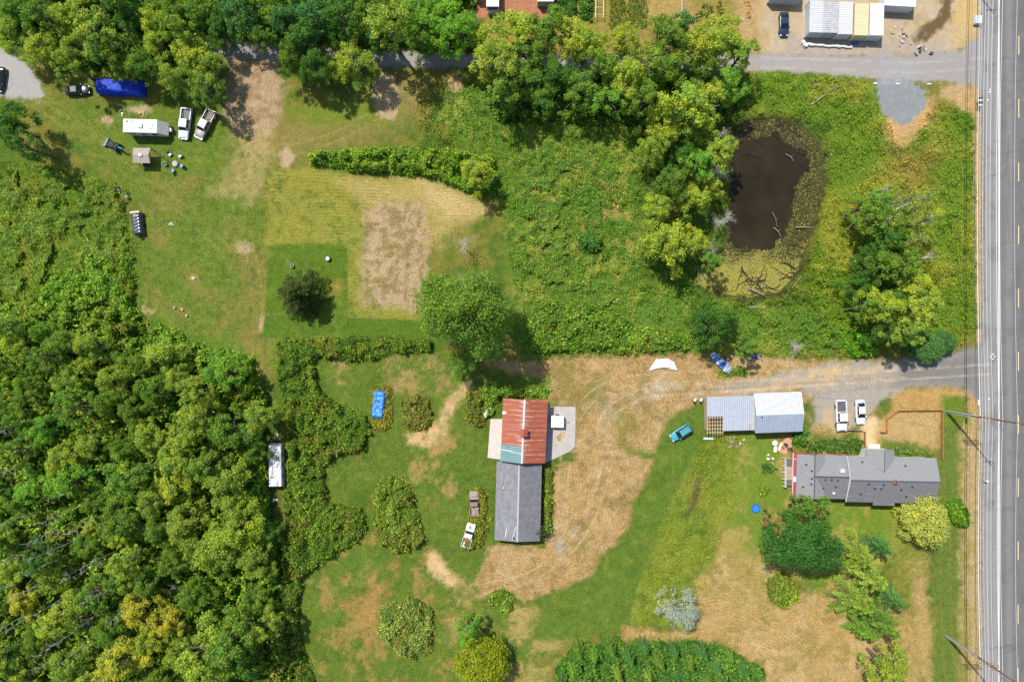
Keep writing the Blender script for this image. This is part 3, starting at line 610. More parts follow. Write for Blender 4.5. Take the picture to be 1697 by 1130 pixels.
BUSH = [
 ([(625,800),(650,786),(680,800),(694,850),(704,890),(690,912),(650,912),(630,900),(618,860)], 1.9, G3, .45, 'big tan tipped bramble bush left of the barn lawn'),
 ([(668,662),(690,654),(714,662),(716,690),(706,712),(684,714),(668,704)], 1.4, ((92,104,42),(140,138,56)), .6, 'brown and green bush beside the worn earth path'),
 ([(640,1000),(675,988),(712,1005),(720,1040),(716,1080),(690,1092),(650,1075),(626,1045),(630,1015)], 1.5, ((88,116,44),(146,156,80)), .35, 'ring shaped bramble bush alone in the patchy lawn'),
 ([(774,648),(796,646),(800,680),(804,706),(784,706),(770,690)], 1.5, ((92,106,40),(136,138,52)), .45, 'tall brown green bush left of the barn beside white boards'),
 ([(616,640),(648,640),(652,700),(640,714),(622,712),(612,690)], .5, ((96,108,40),(150,136,48)), .5, 'weed bush grown up around the blue covered pool'),
 ([(778,812),(800,806),(812,830),(806,870),(800,906),(768,908),(768,880),(782,850)], .9, ((84,108,38),(140,136,50)), .4, 'weed bush swallowing the two wrecked pickups'),
 ([(812,985),(832,974),(852,984),(850,1004),(830,1014),(814,1002)], 1.3, G2, .1, 'small round green bush at the lower end of the hay yard'),
 ([(1272,958),(1296,948),(1320,968),(1322,994),(1300,1006),(1274,996)], 1.2, G3, .5, 'yellow green shrub on the edge of the tan meadow'),
 ([(1392,552),(1428,548),(1450,566),(1440,588),(1404,592),(1388,576)], 1.8, ((70,128,24),(110,164,40)), 0, 'bright green round shrub above the gravel driveway'),
 ([(1316,712),(1334,708),(1340,726),(1328,742),(1312,736)], 1.5, ((60,104,30),(104,144,44)), 0, 'green shrub at the corner between metal shed and house'),
 ([(1254,808),(1266,804),(1274,812),(1268,822),(1256,820)], .8, G3, .2, 'little round shrub above the blue paddling pool'),
 ([(1262,770),(1276,766),(1286,776),(1276,786),(1264,784)], .7, ((70,108,44),(112,136,60)), 0, 'small dark shrub in the lawn left of the wooden deck'),
 ([(955,395),(976,384),(996,398),(998,414),(978,424),(958,414)], 1.8, ((60,100,38),(92,130,50)), 0, 'lone dark green shrub in the middle of the rough field'),
 ([(1206,610),(1238,612),(1246,618),(1228,624),(1190,622),(1180,614)], .6, ((78,112,34),(120,140,46)), 0, 'low weeds around the small covered boat'),
 ([(1568,830),(1592,826),(1604,850),(1596,872),(1578,868)], 1.6, ((76,116,30),(120,150,40)), 0, 'green shrub behind the round lime coloured tree'),
]
for i, (p, h, rgb, tan, lab) in enumerate(BUSH):
    bramble('bush', lab, p, h*.8, 60 if h < 1.6 else 48, .14, rgb, 5, 50+i, tan=tan, cat='bush', parent=None)

# ------------------------------------------------------------------ trees
def crown_np(seed, R, HH, ncl, nl, size, base=.35, flat=.5, lk=1.):
    """leaf clumps spread over an uneven crown; z from base*HH to HH"""
    rs = np.random.RandomState(seed); CC = []; NN = []; SS = []; KK = []; cen = []
    ph = rs.uniform(0, 6.28, 4)
    for i in range(ncl):
        a = rs.uniform(0, 2*math.pi); u = rs.rand()**.5*1.08
        lobe = 1+lk*(.2*math.sin(2*a+ph[0])+.2*math.sin(3*a+ph[1])+.14*math.sin(5*a+ph[2]))
        r = R*u*lobe*.86; top = HH*(base+(1-base)*math.sqrt(max(0, 1-(u*.86)**2)))
        z = top-rs.rand()**2*HH*.3; cr = R*rs.uniform(.12, .27)
        c = np.array([r*math.cos(a), r*math.sin(a), max(z-cr*.4, HH*base*.7)]); cen.append(c)
        n = int(nl*(cr/(R*.25))**2); d = rs.normal(size=(n, 3)); d /= np.linalg.norm(d, axis=1)[:, None]
        d[:, 2] = np.where(d[:, 2] < -.25, -d[:, 2], d[:, 2])
        rr = cr*rs.uniform(.45, 1.15, (n, 1)); p = c+d*rr*[1, 1, flat+.2]
        CC.append(p); nn = d*.7+rs.normal(size=(n, 3))*.5+[0, 0, .5]; NN.append(nn/np.linalg.norm(nn, axis=1)[:, None])
        SS.append(size*rs.uniform(.6, 1.35, n))
        t = rs.normal()*.10; KK.append(np.clip((1+rs.normal(size=(n, 1))*.2)*(np.array([[1+t*1.3, 1+t*.6, 1-t]])), .35, 1.9))
    v, f = leafquads(np.concatenate(CC), np.concatenate(NN), np.concatenate(SS), .62, rs)
    return v, f, np.concatenate(KK), np.array(cen)
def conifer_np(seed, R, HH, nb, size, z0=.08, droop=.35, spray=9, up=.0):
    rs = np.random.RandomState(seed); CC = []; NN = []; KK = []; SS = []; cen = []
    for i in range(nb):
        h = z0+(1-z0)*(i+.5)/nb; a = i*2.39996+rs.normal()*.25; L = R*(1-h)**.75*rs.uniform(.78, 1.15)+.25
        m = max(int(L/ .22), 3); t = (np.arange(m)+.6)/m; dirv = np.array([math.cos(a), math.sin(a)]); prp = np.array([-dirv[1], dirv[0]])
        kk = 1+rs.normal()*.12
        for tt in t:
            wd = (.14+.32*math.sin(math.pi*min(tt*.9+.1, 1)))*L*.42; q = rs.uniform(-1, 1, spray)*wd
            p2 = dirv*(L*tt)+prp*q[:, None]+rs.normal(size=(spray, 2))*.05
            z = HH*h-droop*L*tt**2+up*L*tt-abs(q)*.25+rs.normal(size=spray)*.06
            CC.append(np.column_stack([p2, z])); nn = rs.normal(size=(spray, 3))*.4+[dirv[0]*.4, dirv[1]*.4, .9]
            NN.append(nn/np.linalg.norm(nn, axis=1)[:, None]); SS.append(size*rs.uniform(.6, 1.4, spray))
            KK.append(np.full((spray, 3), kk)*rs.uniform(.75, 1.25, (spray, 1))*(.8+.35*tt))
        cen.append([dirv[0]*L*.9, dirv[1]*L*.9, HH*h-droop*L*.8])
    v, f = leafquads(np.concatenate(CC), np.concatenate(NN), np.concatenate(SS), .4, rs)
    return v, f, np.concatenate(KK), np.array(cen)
def trunk_mb(HH, r, cen, rs, nlimb=9, lean=0.):
    mb = MB(); top = HH*.8; pts = [(0, 0, -.2), (rs.normal()*.12, rs.normal()*.12, HH*.3), (rs.normal()*.25, rs.normal()*.25, HH*.55), (rs.normal()*.2, rs.normal()*.2, top)]
    mb.tube(pts, [r*1.25, r, r*.6, r*.2], 7)
    for c in cen[:nlimb]:
        b = Vector(pts[1]).lerp(Vector(pts[2]), rs.rand()); c = Vector(c); m = b.lerp(c, .55)+Vector((rs.normal()*.2, rs.normal()*.2, .3))
        mb.tube([b, m, c], [r*.42, r*.26, r*.07], 5)
    return mb
def proto(kind, seed):
    rs = np.random.RandomState(seed)
    if kind == 'broad': R, HH = 3.6, 8.5; v, f, c, cen = crown_np(seed, R, HH, 60, 165, .138, .3)
    elif kind == 'slim': R, HH = 2.5, 9.5; v, f, c, cen = crown_np(seed, R, HH, 44, 130, .12, .33)
    elif kind == 'dense': R, HH = 3.6, 5.5; v, f, c, cen = crown_np(seed, R, HH, 210, 90, .12, .05, .5, .35)
    elif kind == 'sparse': R, HH = 2.6, 10; v, f, c, cen = crown_np(seed, R, HH, 22, 42, .12, .5)
    elif kind == 'maple': R, HH = 6.5, 12; v, f, c, cen = crown_np(seed, R, HH, 130, 210, .18, .25)
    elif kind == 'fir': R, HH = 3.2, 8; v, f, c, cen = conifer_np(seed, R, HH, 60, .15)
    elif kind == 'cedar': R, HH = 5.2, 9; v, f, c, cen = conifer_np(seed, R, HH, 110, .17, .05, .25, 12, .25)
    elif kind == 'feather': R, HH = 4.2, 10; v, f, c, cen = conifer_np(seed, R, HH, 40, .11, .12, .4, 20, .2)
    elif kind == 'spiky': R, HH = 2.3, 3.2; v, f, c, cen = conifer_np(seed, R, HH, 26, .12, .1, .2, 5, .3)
    elif kind == 'silver': R, HH = 4.2, 6.5; v, f, c, cen = crown_np(seed, R, HH, 100, 110, .10, .2)
    elif kind == 'tall': R, HH = 7.2, 17; v, f, c, cen = crown_np(seed, R, HH, 150, 230, .18, .2)
    cr = mesh_np('crown', v, f, LM, fcol=c)
    tr = trunk_mb(HH, .10+R*.045, cen, rs, 14 if kind in ('sparse', 'tall', 'maple') else 10).build('trunk', PALE if kind == 'sparse' else BARK, smooth=True)
    me = (cr.data, tr.data); bpy.data.objects.remove(cr); bpy.data.objects.remove(tr); return me, R, HH
PR = {k: [proto(k, 100+i*7+len(k)*31) for i in range(n)] for k, n in dict(broad=7, slim=4, dense=3, sparse=3, maple=1, fir=3, cedar=1, feather=4, spiky=1, silver=1, tall=1).items()}
def dead_mesh(seed, HH, nb=14, r=.16, spread=2.2, lean=(0, 0)):
    rs = np.random.RandomState(seed); mb = MB(); lx, ly = lean
    ax = lambda t: Vector((lx*t*t+.15*math.sin(3*t+seed), ly*t*t+.15*math.cos(4*t+seed), HH*t-.2*(t < .01)))
    mb.tube([ax(t) for t in (0, .25, .5, .75, 1)], [r*1.2, r, r*.75, r*.45, r*.12], 6)
    for i in range(nb):
        t = rs.uniform(.35, .97); b = ax(t); a = rs.uniform(0, 6.28); L = spread*(1.15-t)*rs.uniform(.5, 1.2)+.4
        d = Vector((math.cos(a), math.sin(a), rs.uniform(.1, .7))); m = b+d*L*.5+Vector((0, 0, .1)); e = b+d*L+Vector(rs.normal(size=3)*.15*L)
        m2 = m.lerp(e, .55)+Vector(rs.normal(size=3)*.09*L); mb.tube([b, m+Vector(rs.normal(size=3)*.07*L), m2, e], [r*.3, r*.18, r*.1, r*.04], 4)
        for q in range(5):
            p = b.lerp(e, rs.uniform(.4, .9)); dd = (d+Vector(rs.normal(size=3)*.6)).normalized(); mb.tube([p, p+dd*L*rs.uniform(.25, .5)], [r*.12, r*.04], 4)
    return mb
DEAD = [dead_mesh(s, h, n, r, sp).build('trunk', PALE) for s, h, n, r, sp in ((1, 15, 14, .10, 1.7), (2, 12, 22, .10, 2.0), (3, 5.5, 40, .09, 2.8), (4, 17, 9, .09, 1.2))]
DEADM = [o.data for o in DEAD]
for o in DEAD: bpy.data.objects.remove(o)

TONE = {'G': ((88, 116, 42), 'mid green'), 'D': ((64, 98, 36), 'dark green'), 'B': ((94, 132, 44), 'bright green'), 'Y': ((126, 142, 50), 'yellow green'),
        'O': ((112, 132, 50), 'olive green'), 'K': ((146, 146, 50), 'golden yellow'), 'U': ((70, 108, 56), 'bluish green')}
LAND = [((940,1090),'the left end of the bottom brambles'),((1090,1110),'the centre of the bottom brambles'),((1220,1110),'the right end of the bottom brambles'),((460,768),'the old white trailer'),((203,141),'the blue tarp'),((132,152),'the dark car under the trees'),((0,640),'the left edge below the meadow'),
 ((0,860),'the lower left edge'),((30,1110),'the bottom left corner'),((230,1110),'the woodland bottom edge'),((430,1100),'the woodland lower right end'),
 ((215,740),'the woodland middle'),((350,640),'the woodland top'),((450,660),'the woodland right edge'),((430,120),'the bare earth at the lane end'),((470,0),'the top edge above the lane end'),((320,0),'the top edge above the blue tarp'),
 ((150,0),'the top edge above the dark car'),((0,10),'the top left corner'),((620,10),'the top edge above the shaded lane'),((815,10),'the white van by the top edge'),((900,10),'the shed roof at the top edge'),((1040,25),'the planted vegetable rows'),
 ((1297,43),'the dark blue car in the yard'),((1265,235),'the pond top'),((1200,420),'the lower left pond shore'),((1150,320),'the left pond bank'),((1500,165),'the blue gravel pad'),
 ((1530,620),'the driveway mouth'),((1440,400),'the right pond bank'),((1190,600),'the small covered boat'),((1000,150),'the middle of the shaded lane'),((700,120),'the lane shadow on the grass'),((1480,980),'the lower right meadow'),((280,870),'the woodland lower middle'),((120,480),'the left meadow edge'),((1110,180),'the lane above the pond')]
TREES = []   # (kind, px, py, radius px, tone, label or None)
def T(s, kind='broad'):
    for w_ in s.split():
        a = w_.split(','); TREES.append([a[4] if len(a) > 4 else kind, float(a[0]), float(a[1]), float(a[2]), a[3], None])
KS = 'broad'
# left woodland
T('''20,575,26,Y 62,592,24,G 100,574,28,G 150,572,26,O 42,640,28,G 112,628,28,O 143,606,20,Y 186,625,30,O 174,664,24,G 236,600,22,G 270,592,33,O
292,628,24,Y 248,645,26,G 372,618,36,B 322,650,26,O 330,690,34,O 376,712,42,G 222,682,26,G 116,672,28,G 28,690,28,G 66,716,28,B 18,750,26,G
102,757,28,Y 112,803,36,B 52,806,32,B 20,830,24,G 250,725,30,O 200,742,24,G 202,795,32,G 288,760,36,O 285,812,33,Y 250,828,26,O 332,772,28,G 372,806,38,O
400,835,28,Y 190,842,26,G 158,832,22,G 18,884,25,G 24,892,14,K 62,924,28,D 20,948,26,Y 84,952,30,O 36,1000,25,K 92,1026,30,Y 88,1030,16,K 28,1092,28,G
142,908,26,G 150,880,16,K 192,874,32,G 204,892,20,Y 262,876,26,G 306,872,38,O 384,880,42,Y 352,914,42,O 284,932,28,G 206,934,28,Y 240,968,26,G 150,990,30,G
230,1010,34,K 202,962,24,O 272,1034,30,K 322,990,28,G 182,1044,30,G 198,1096,40,K 244,1066,26,Y 292,1086,24,O 334,1082,42,O 378,1062,38,G 112,1102,28,O 60,1062,24,G
150,1132,28,Y 40,1140,26,Y 350,1130,34,O 404,1100,30,D 424,1000,26,G 420,930,30,O 436,884,24,G 420,748,20,G 428,690,30,O 312,720,24,Y 150,740,24,O 60,655,20,O
-20,600,26,G -15,700,28,D -20,800,28,G -20,900,28,O -15,1000,28,G -20,1100,28,Y 250,1140,30,G 100,1150,26,G 440,1040,24,O 10,540,20,G 64,548,18,B 200,590,18,G''')
# above the lane, left
T('''22,56,30,O 62,78,30,Y 112,24,30,Y 152,50,33,O 122,76,28,O 172,84,30,G 108,104,22,O 24,20,28,G 62,20,26,G 216,28,30,D 252,34,26,Y 286,14,28,G 326,18,30,G
262,72,28,Y 292,48,24,O 314,88,34,Y 344,112,28,O 232,104,28,G 196,112,22,O 332,142,24,G 284,122,28,O 366,50,26,D 402,18,36,U 436,54,26,G 442,12,34,G 472,30,34,U
522,26,40,U 562,22,30,D 602,18,34,G 642,36,40,O 692,30,38,B 732,24,36,B 740,62,30,B 764,44,28,B 700,66,26,G 500,72,34,D 480,94,28,G 522,112,28,D
585,98,36,Y 546,116,22,Y 620,64,24,D 560,64,26,D 16,208,34,D 36,240,22,D 390,-10,26,G 180,-10,28,G 50,-15,26,G 640,-14,28,G''')
# along the lane, middle
T('''862,52,42,Y 902,48,38,G 882,92,34,G 816,82,42,Y 838,112,38,O 872,132,38,G 972,72,36,Y 946,48,24,Y 992,112,38,G 1032,62,28,Y 1040,132,38,Y 962,152,34,G
1012,162,26,B 1100,62,38,G 1112,112,34,G 1132,46,28,U 1162,72,38,Y 1202,62,38,Y 1230,88,28,O 1172,112,26,G 1210,140,28,B 920,120,36,D 832,152,28,G 1075,100,26,O 1070,160,26,G 900,160,26,G 1150,150,22,G''')
# pond side
T('''1140,172,44,Y 1092,190,24,G 1182,162,30,Y 1100,216,32,Y 1086,246,28,O 1162,216,26,O 1200,250,26,Y,slim 1162,270,28,B 1120,300,30,G 1150,332,28,Y 1090,346,26,Y
1182,312,18,Y,slim 1110,404,42,Y 1152,398,24,Y 1180,432,18,G,slim 1084,402,22,G 1130,255,26,D 1186,540,34,D 1168,516,22,D 1206,522,20,G 1240,575,18,G,slim''')
T('''1438,342,28,G 1464,330,22,B 1488,372,26,G 1450,420,24,D 1478,446,28,G 1502,402,22,Y 1424,480,24,D 1460,508,34,Y 1512,512,36,Y 1542,498,28,Y 1502,548,30,O 1436,508,22,G
1482,482,22,G 1450,362,30,G 1476,396,30,D 1468,442,32,G 1500,442,28,G 1520,470,30,Y 1440,455,26,D 1490,505,30,G 1470,545,28,D 1545,575,28,U 1572,566,18,U 1524,570,20,U''')
T('''960,1085,14,G 985,1092,13,B 1015,1080,14,G 1045,1095,15,U 1070,1078,14,U 1095,1100,16,G 1120,1082,14,U 1145,1104,15,G 1168,1086,14,U 1190,1108,15,U 1212,1092,13,G 1236,1112,14,U 1075,1122,14,O 1025,1122,15,O 1125,1126,14,U 1175,1130,14,G 950,1118,14,B''', 'fir')
SP = [('tall',772,514,72,'G','broad mid green tree in the centre throwing a dark shadow to its right'),
 ('broad',768,604,26,'G','smaller tree joined to the lower side of the big centre tree'),
 ('broad',790,288,28,'Y','young yellow green tree at the right end of the bramble ridge'),
 ('cedar',488,484,47,'C','dark spreading evergreen alone beside the mowed field'),
 ('maple',1338,904,58,'M','large deep green maple below the grey house'),
 ('broad',1288,872,28,'E','brownish half bare tree overlapping the left side of the large maple'),
 ('dense',1542,868,45,'L','round lime yellow tree at the right end of the house'),
 ('silver',1128,1014,36,'S','silver white leaved tree on the tan meadow edge'),
 ('dense',800,1104,48,'V','glowing olive evergreen clump at the bottom edge left of centre'),
 ('slim',774,1048,22,'B','small light green sapling above the olive evergreen clump'),
 ('spiky',897,884,22,'C','spiky dark yucca like shrub overhanging the lower end of the grey shed'),
 ('slim',1334,838,18,'G','small tree against the lower wall at the left end of the house'),
 ('slim',1362,838,18,'G','small tree against the lower house wall, nearer the white roof trim'),
 ('feather',1430,925,42,'O','uppermost feathery conifer between the maple and the highway'),
 ('feather',1468,910,28,'U','thin blue green feathery conifer by the lime tree'),
 ('feather',1450,962,48,'F','yellow green feathery conifer in the middle of its clump'),
 ('feather',1428,1005,46,'O','grey green feathery conifer on the meadow side of its clump'),
 ('feather',1490,1000,28,'U','narrow blue green conifer on the highway side of its clump'),
 ('feather',1472,1040,54,'G','largest feathery conifer low in the clump near the highway'),
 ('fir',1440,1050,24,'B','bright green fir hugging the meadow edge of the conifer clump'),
 ('broad',1478,1110,38,'O','olive green tree at the bottom edge below the conifer clump')]
TONE.update(C=((58, 66, 28), ''), M=((54, 94, 38), ''), E=((118, 112, 66), ''), L=((170, 172, 84), ''), S=((176, 182, 176), ''), V=((116, 124, 26), ''), F=((120, 136, 56), ''))
def place_tree(kind, px, py, r, tone, label, i, group):
    rnd = random.Random(i*13+7); me, R, HH = PR[kind][i % len(PR[kind])]
    sc = (r/PPM)/R*.98; hz = HH*sc**.75*rnd.uniform(.9, 1.15)*(1.0 if kind in ('dense', 'silver', 'spiky', 'feather') else 1.18); zc = hz*.72
    base = P(px, py, zc); base.z = 0
    t = thing('conifer' if kind in ('fir', 'feather', 'cedar') else 'shrub' if kind == 'spiky' else 'tree', label, 'conifer' if kind in ('fir', 'feather', 'cedar') else 'shrub' if kind == 'spiky' else 'tree', base, rnd.uniform(0, 6.28), group)
    j = lambda: rnd.uniform(.93, 1.07); col = lin(TONE[tone][0], 1.46 if tone not in 'LS' else 1.0)*rnd.uniform(.92, 1.1)
    s2 = sc/(.8+.2*sc) if kind in ('x',) else sc*(H-zc)/H
    for nm, m in zip(('crown', 'trunk'), me):
        o = bpy.data.objects.new(nm, m); C.objects.link(o); o.parent = t; o.scale = (s2*j(), s2*j(), hz/HH)
        if nm == 'crown': o.color = (float(col[0]*j()), float(col[1]), float(col[2]*j()), 1)
    return t
ORD = ['nearest', 'second nearest', 'third nearest', 'fourth nearest', 'fifth nearest', 'sixth nearest', 'seventh nearest', 'eighth nearest', 'ninth nearest', 'tenth nearest']
def auto_labels(rows, noun='tree', keyf=None):
    grp = {}
    for r in rows:
        d, l = min((math.hypot(r[1]-p[0], r[2]-p[1]), l) for p, l in LAND)
        size = 'small' if r[3] < 25 else 'mid sized' if r[3] < 33 else 'large'
        grp.setdefault((size, r[4], l), []).append((d, r))
    for (size, tone, l), rs_ in grp.items():
        rs_.sort(key=lambda q: q[0])
        for n, (d, r) in enumerate(rs_):
            r[5] = f"{size} {TONE[tone][1]} {noun} near {l}" if len(rs_) == 1 else f"{size} {TONE[tone][1]} {noun}, {ORD[min(n, 9)]} such to {l}"
auto_labels(TREES)
for i, r in enumerate(TREES):
    if r[0] == 'fir': r[5] = None
auto_labels([r for r in TREES if r[0] == 'fir'], 'young fir')
for i, r in enumerate(TREES):
    g_ = 'young firs at the bottom edge' if r[0] == 'fir' else 'woodland trees on the left' if r[2] > 500 and r[1] < 500 else 'trees along the lane' if r[2] < 260 and r[1] < 1080 else 'trees around the pond'
    rr = random.Random(i); kind = r[0]
    if kind == 'broad' and rr.random() < .22: kind = 'slim'
    if r[4] == 'U' and r[1] > 1500: kind = 'dense'
    place_tree(kind, r[1], r[2], r[3], r[4], r[5], i, g_)
for i, r in enumerate(SP): place_tree(*r, i+900, None)
# thin pale birches right of the pond
bir = [(1462,318),(1480,338),(1500,332),(1512,352),(1496,372),(1522,338),(1520,402),(1500,405),(1532,372),(1535,432),(1465,372)]
bl = []
for i, (x, y) in enumerate(bir): bl.append(['sparse', x+14, y-8, 17+i % 3*3, 'O' if i % 2 else 'Y', None])
auto_labels(bl, 'pale trunked birch')
for i, r in enumerate(bl): place_tree(*r, i+300, 'thin birches right of the pond')
# bare dead trees: (base px, base py, mesh, height scale)
dead = [(150,882,3,1.05),(182,852,0,1.0),(120,868,0,.9),(205,905,3,1.1),(215,952,0,1.05),(196,915,3,.9),(172,1012,1,.8),(178,1042,3,.9),(138,905,3,1.),(60,945,0,1),(228,1045,3,.7),(90,1000,3,1.),
 (52,705,1,1.0),(70,765,0,.9),(40,700,3,.8),(172,678,1,.5),(160,800,3,.9),(130,842,0,.8),(298,966,1,.4),(275,660,2,.5),(362,655,2,.45),(230,740,2,.55),(30,1060,3,.9),(110,1075,0,.7),(300,720,2,.5),(130,935,3,1.1),(98,892,0,1.05),(160,960,3,1.0),(240,990,0,.9),(60,1010,3,1.1),(140,1035,0,1.),(250,900,3,.8),(85,840,3,1.0),(44,800,0,.9),(215,1085,3,.9)]
deadp = [(772,412,2,1.05),(772,508,2,2.3),(1188,232,1,.6),(1180,290,2,.75),(1195,292,2,.6),(1186,372,2,.7),(1200,362,2,.55),(1172,418,2,.7),(1165,430,1,.5),(1140,410,2,.9),(1183,545,2,.8),(1312,574,2,.45),(1442,515,1,.6),(1468,484,1,.7),(862,96,1,.75),(892,60,2,.9),(1018,92,1,.7),(1100,95,1,.6),(1190,130,2,.9),(1200,112,1,.7),(1165,200,0,.55),(1335,905,2,1.3),(380,105,2,.5)]
rows = []
for x, y, m_, s_ in dead+deadp:
    d_, l_ = min((math.hypot(x-p[0], y-p[1]), l) for p, l in LAND)
    rows.append([l_, d_, x, y, m_, s_])
cnt = {}
for r in rows: cnt.setdefault(r[0], []).append(r)
for l_, q in cnt.items():
    q.sort(key=lambda r: r[1])
    for n, r in enumerate(q):
        rnd = random.Random(int(r[2]*7+r[3])); b = P(r[2], r[3]); b.z = 0
        lab = f"bare grey dead tree by {l_}" if len(q) == 1 else f"bare grey dead tree, {ORD[min(n,9)]} such to {l_}"
        t = tag(bpy.data.objects.new('dead_tree', DEADM[r[4]]), lab, 'dead tree', 'bare dead trees'); C.objects.link(t)
        t.location = b; t.rotation_euler = (0, 0, rnd.uniform(0, 6.28)); k_ = r[5]; t.scale = (max(k_, .8), max(k_, .8), k_)
# ------------------------------------------------------------------ vehicles (front towards +x)
def heading(deg_img):  # direction the front points in the photo: 0 = right, 90 = up
    return math.radians(deg_img)
def wheels(t, xf, xr, hw, r=.34):
    for x in (xf, xr):
        for s in (-1, 1):
            m = MB(); m.tube([(x, s*(hw-.24), r), (x, s*hw, r)], r, 16); wv = m.build('wheel', TYRE, t)
            MB().tube([(x, s*(hw-.02), r), (x, s*(hw+.012), r)], r*.6, 12).build('rim', CHROME, wv)
def sedan(px, py, ang, paint_, label, L=4.7, W=1.82, hz=1.45, suv=False):
    t = thing('suv' if suv else 'parked_car', label, 'suv' if suv else 'car', P(px, py), heading(ang)); h = W/2; a = L/2
    dk = .98 if not suv else 1.0
    st_ = [(-a, h*.72, .32, .72, .1), (-a+.12, h*.86, .28, dk-.06, .14), (-a+.5, h*.97, .26, dk, .14), (-a+1.2, h, .24, dk+.02, .12), (0, h, .24, .98, .1), (a-1.5, h, .24, .97, .12), (a-.9, h*.97, .26, .9, .16), (a-.35, h*.88, .28, .8, .2), (a-.06, h*.7, .32, .66, .16), (a, h*.58, .36, .58, .1)]
    MB().loft(st_).build('body', paint_, t, True)
    x0 = -a+(.15 if suv else .55); x1 = -a+(.5 if suv else 1.35); x2 = .25; x3 = a-1.25
    g_ = MB().add([(x0, -h*.84, .95), (x3, -h*.84, .93), (x3, h*.84, .93), (x0, h*.84, .95), (x1, -h*.66, hz-.03), (x2, -h*.66, hz-.03), (x2, h*.66, hz-.03), (x1, h*.66, hz-.03)], [(4,5,6,7),(0,1,5,4),(1,2,6,5),(2,3,7,6),(3,0,4,7)])
    g_.build('window_glass', GLASS, t)
    r_ = MB(); r_.add([(x1-.02, -h*.68, hz-.03), (x2+.03, -h*.67, hz-.03), (x2+.03, h*.67, hz-.03), (x1-.02, h*.68, hz-.03), (x1+.12, -h*.58, hz+.03), (x2-.1, -h*.58, hz+.03), (x2-.1, h*.58, hz+.03), (x1+.12, h*.58, hz+.03)], [(4,5,6,7),(0,1,5,4),(1,2,6,5),(2,3,7,6),(3,0,4,7),(3,2,1,0)])
    for s in (-1, 1):
        r_.tube([(x3+.0, s*h*.85, .94), (x2, s*h*.67, hz-.01)], .035, 5); r_.tube([(x0, s*h*.85, .96), (x1, s*h*.67, hz-.01)], .05, 5); r_.tube([((x1+x2)/2, s*h*.85, .97), ((x1+x2)/2, s*h*.67, hz-.01)], .035, 5)
    r_.build('roof', paint_, t)
    if suv:
        rk = MB()
        for s in (-.5, .5): rk.tube([(x1+.2, s, hz+.08), (x2-.2, s, hz+.08)], .025, 5)
        for i in range(3): rk.tube([(x1+.4+i*.6, -.5, hz+.08), (x1+.4+i*.6, .5, hz+.08)], .02, 5)
        rk.build('roof_rack', DARK, t)
    wheels(t, a-.95, -a+.95, h-.01)
    for s in (-1, 1):
        MB().box(a-.28, a-.06, s*h*.62-.16, s*h*.62+.16, .56, .7).build('headlight', LAMP, t)
        MB().box(-a+.0, -a+.1, s*h*.66-.16, s*h*.66+.16, .62, .78).build('tail_light', RED, t)
        MB().box(x3-.35, x3-.15, s*(h+.08)-.09, s*(h+.08)+.09, .9, 1.04).build('mirror', paint_, t)
    return t
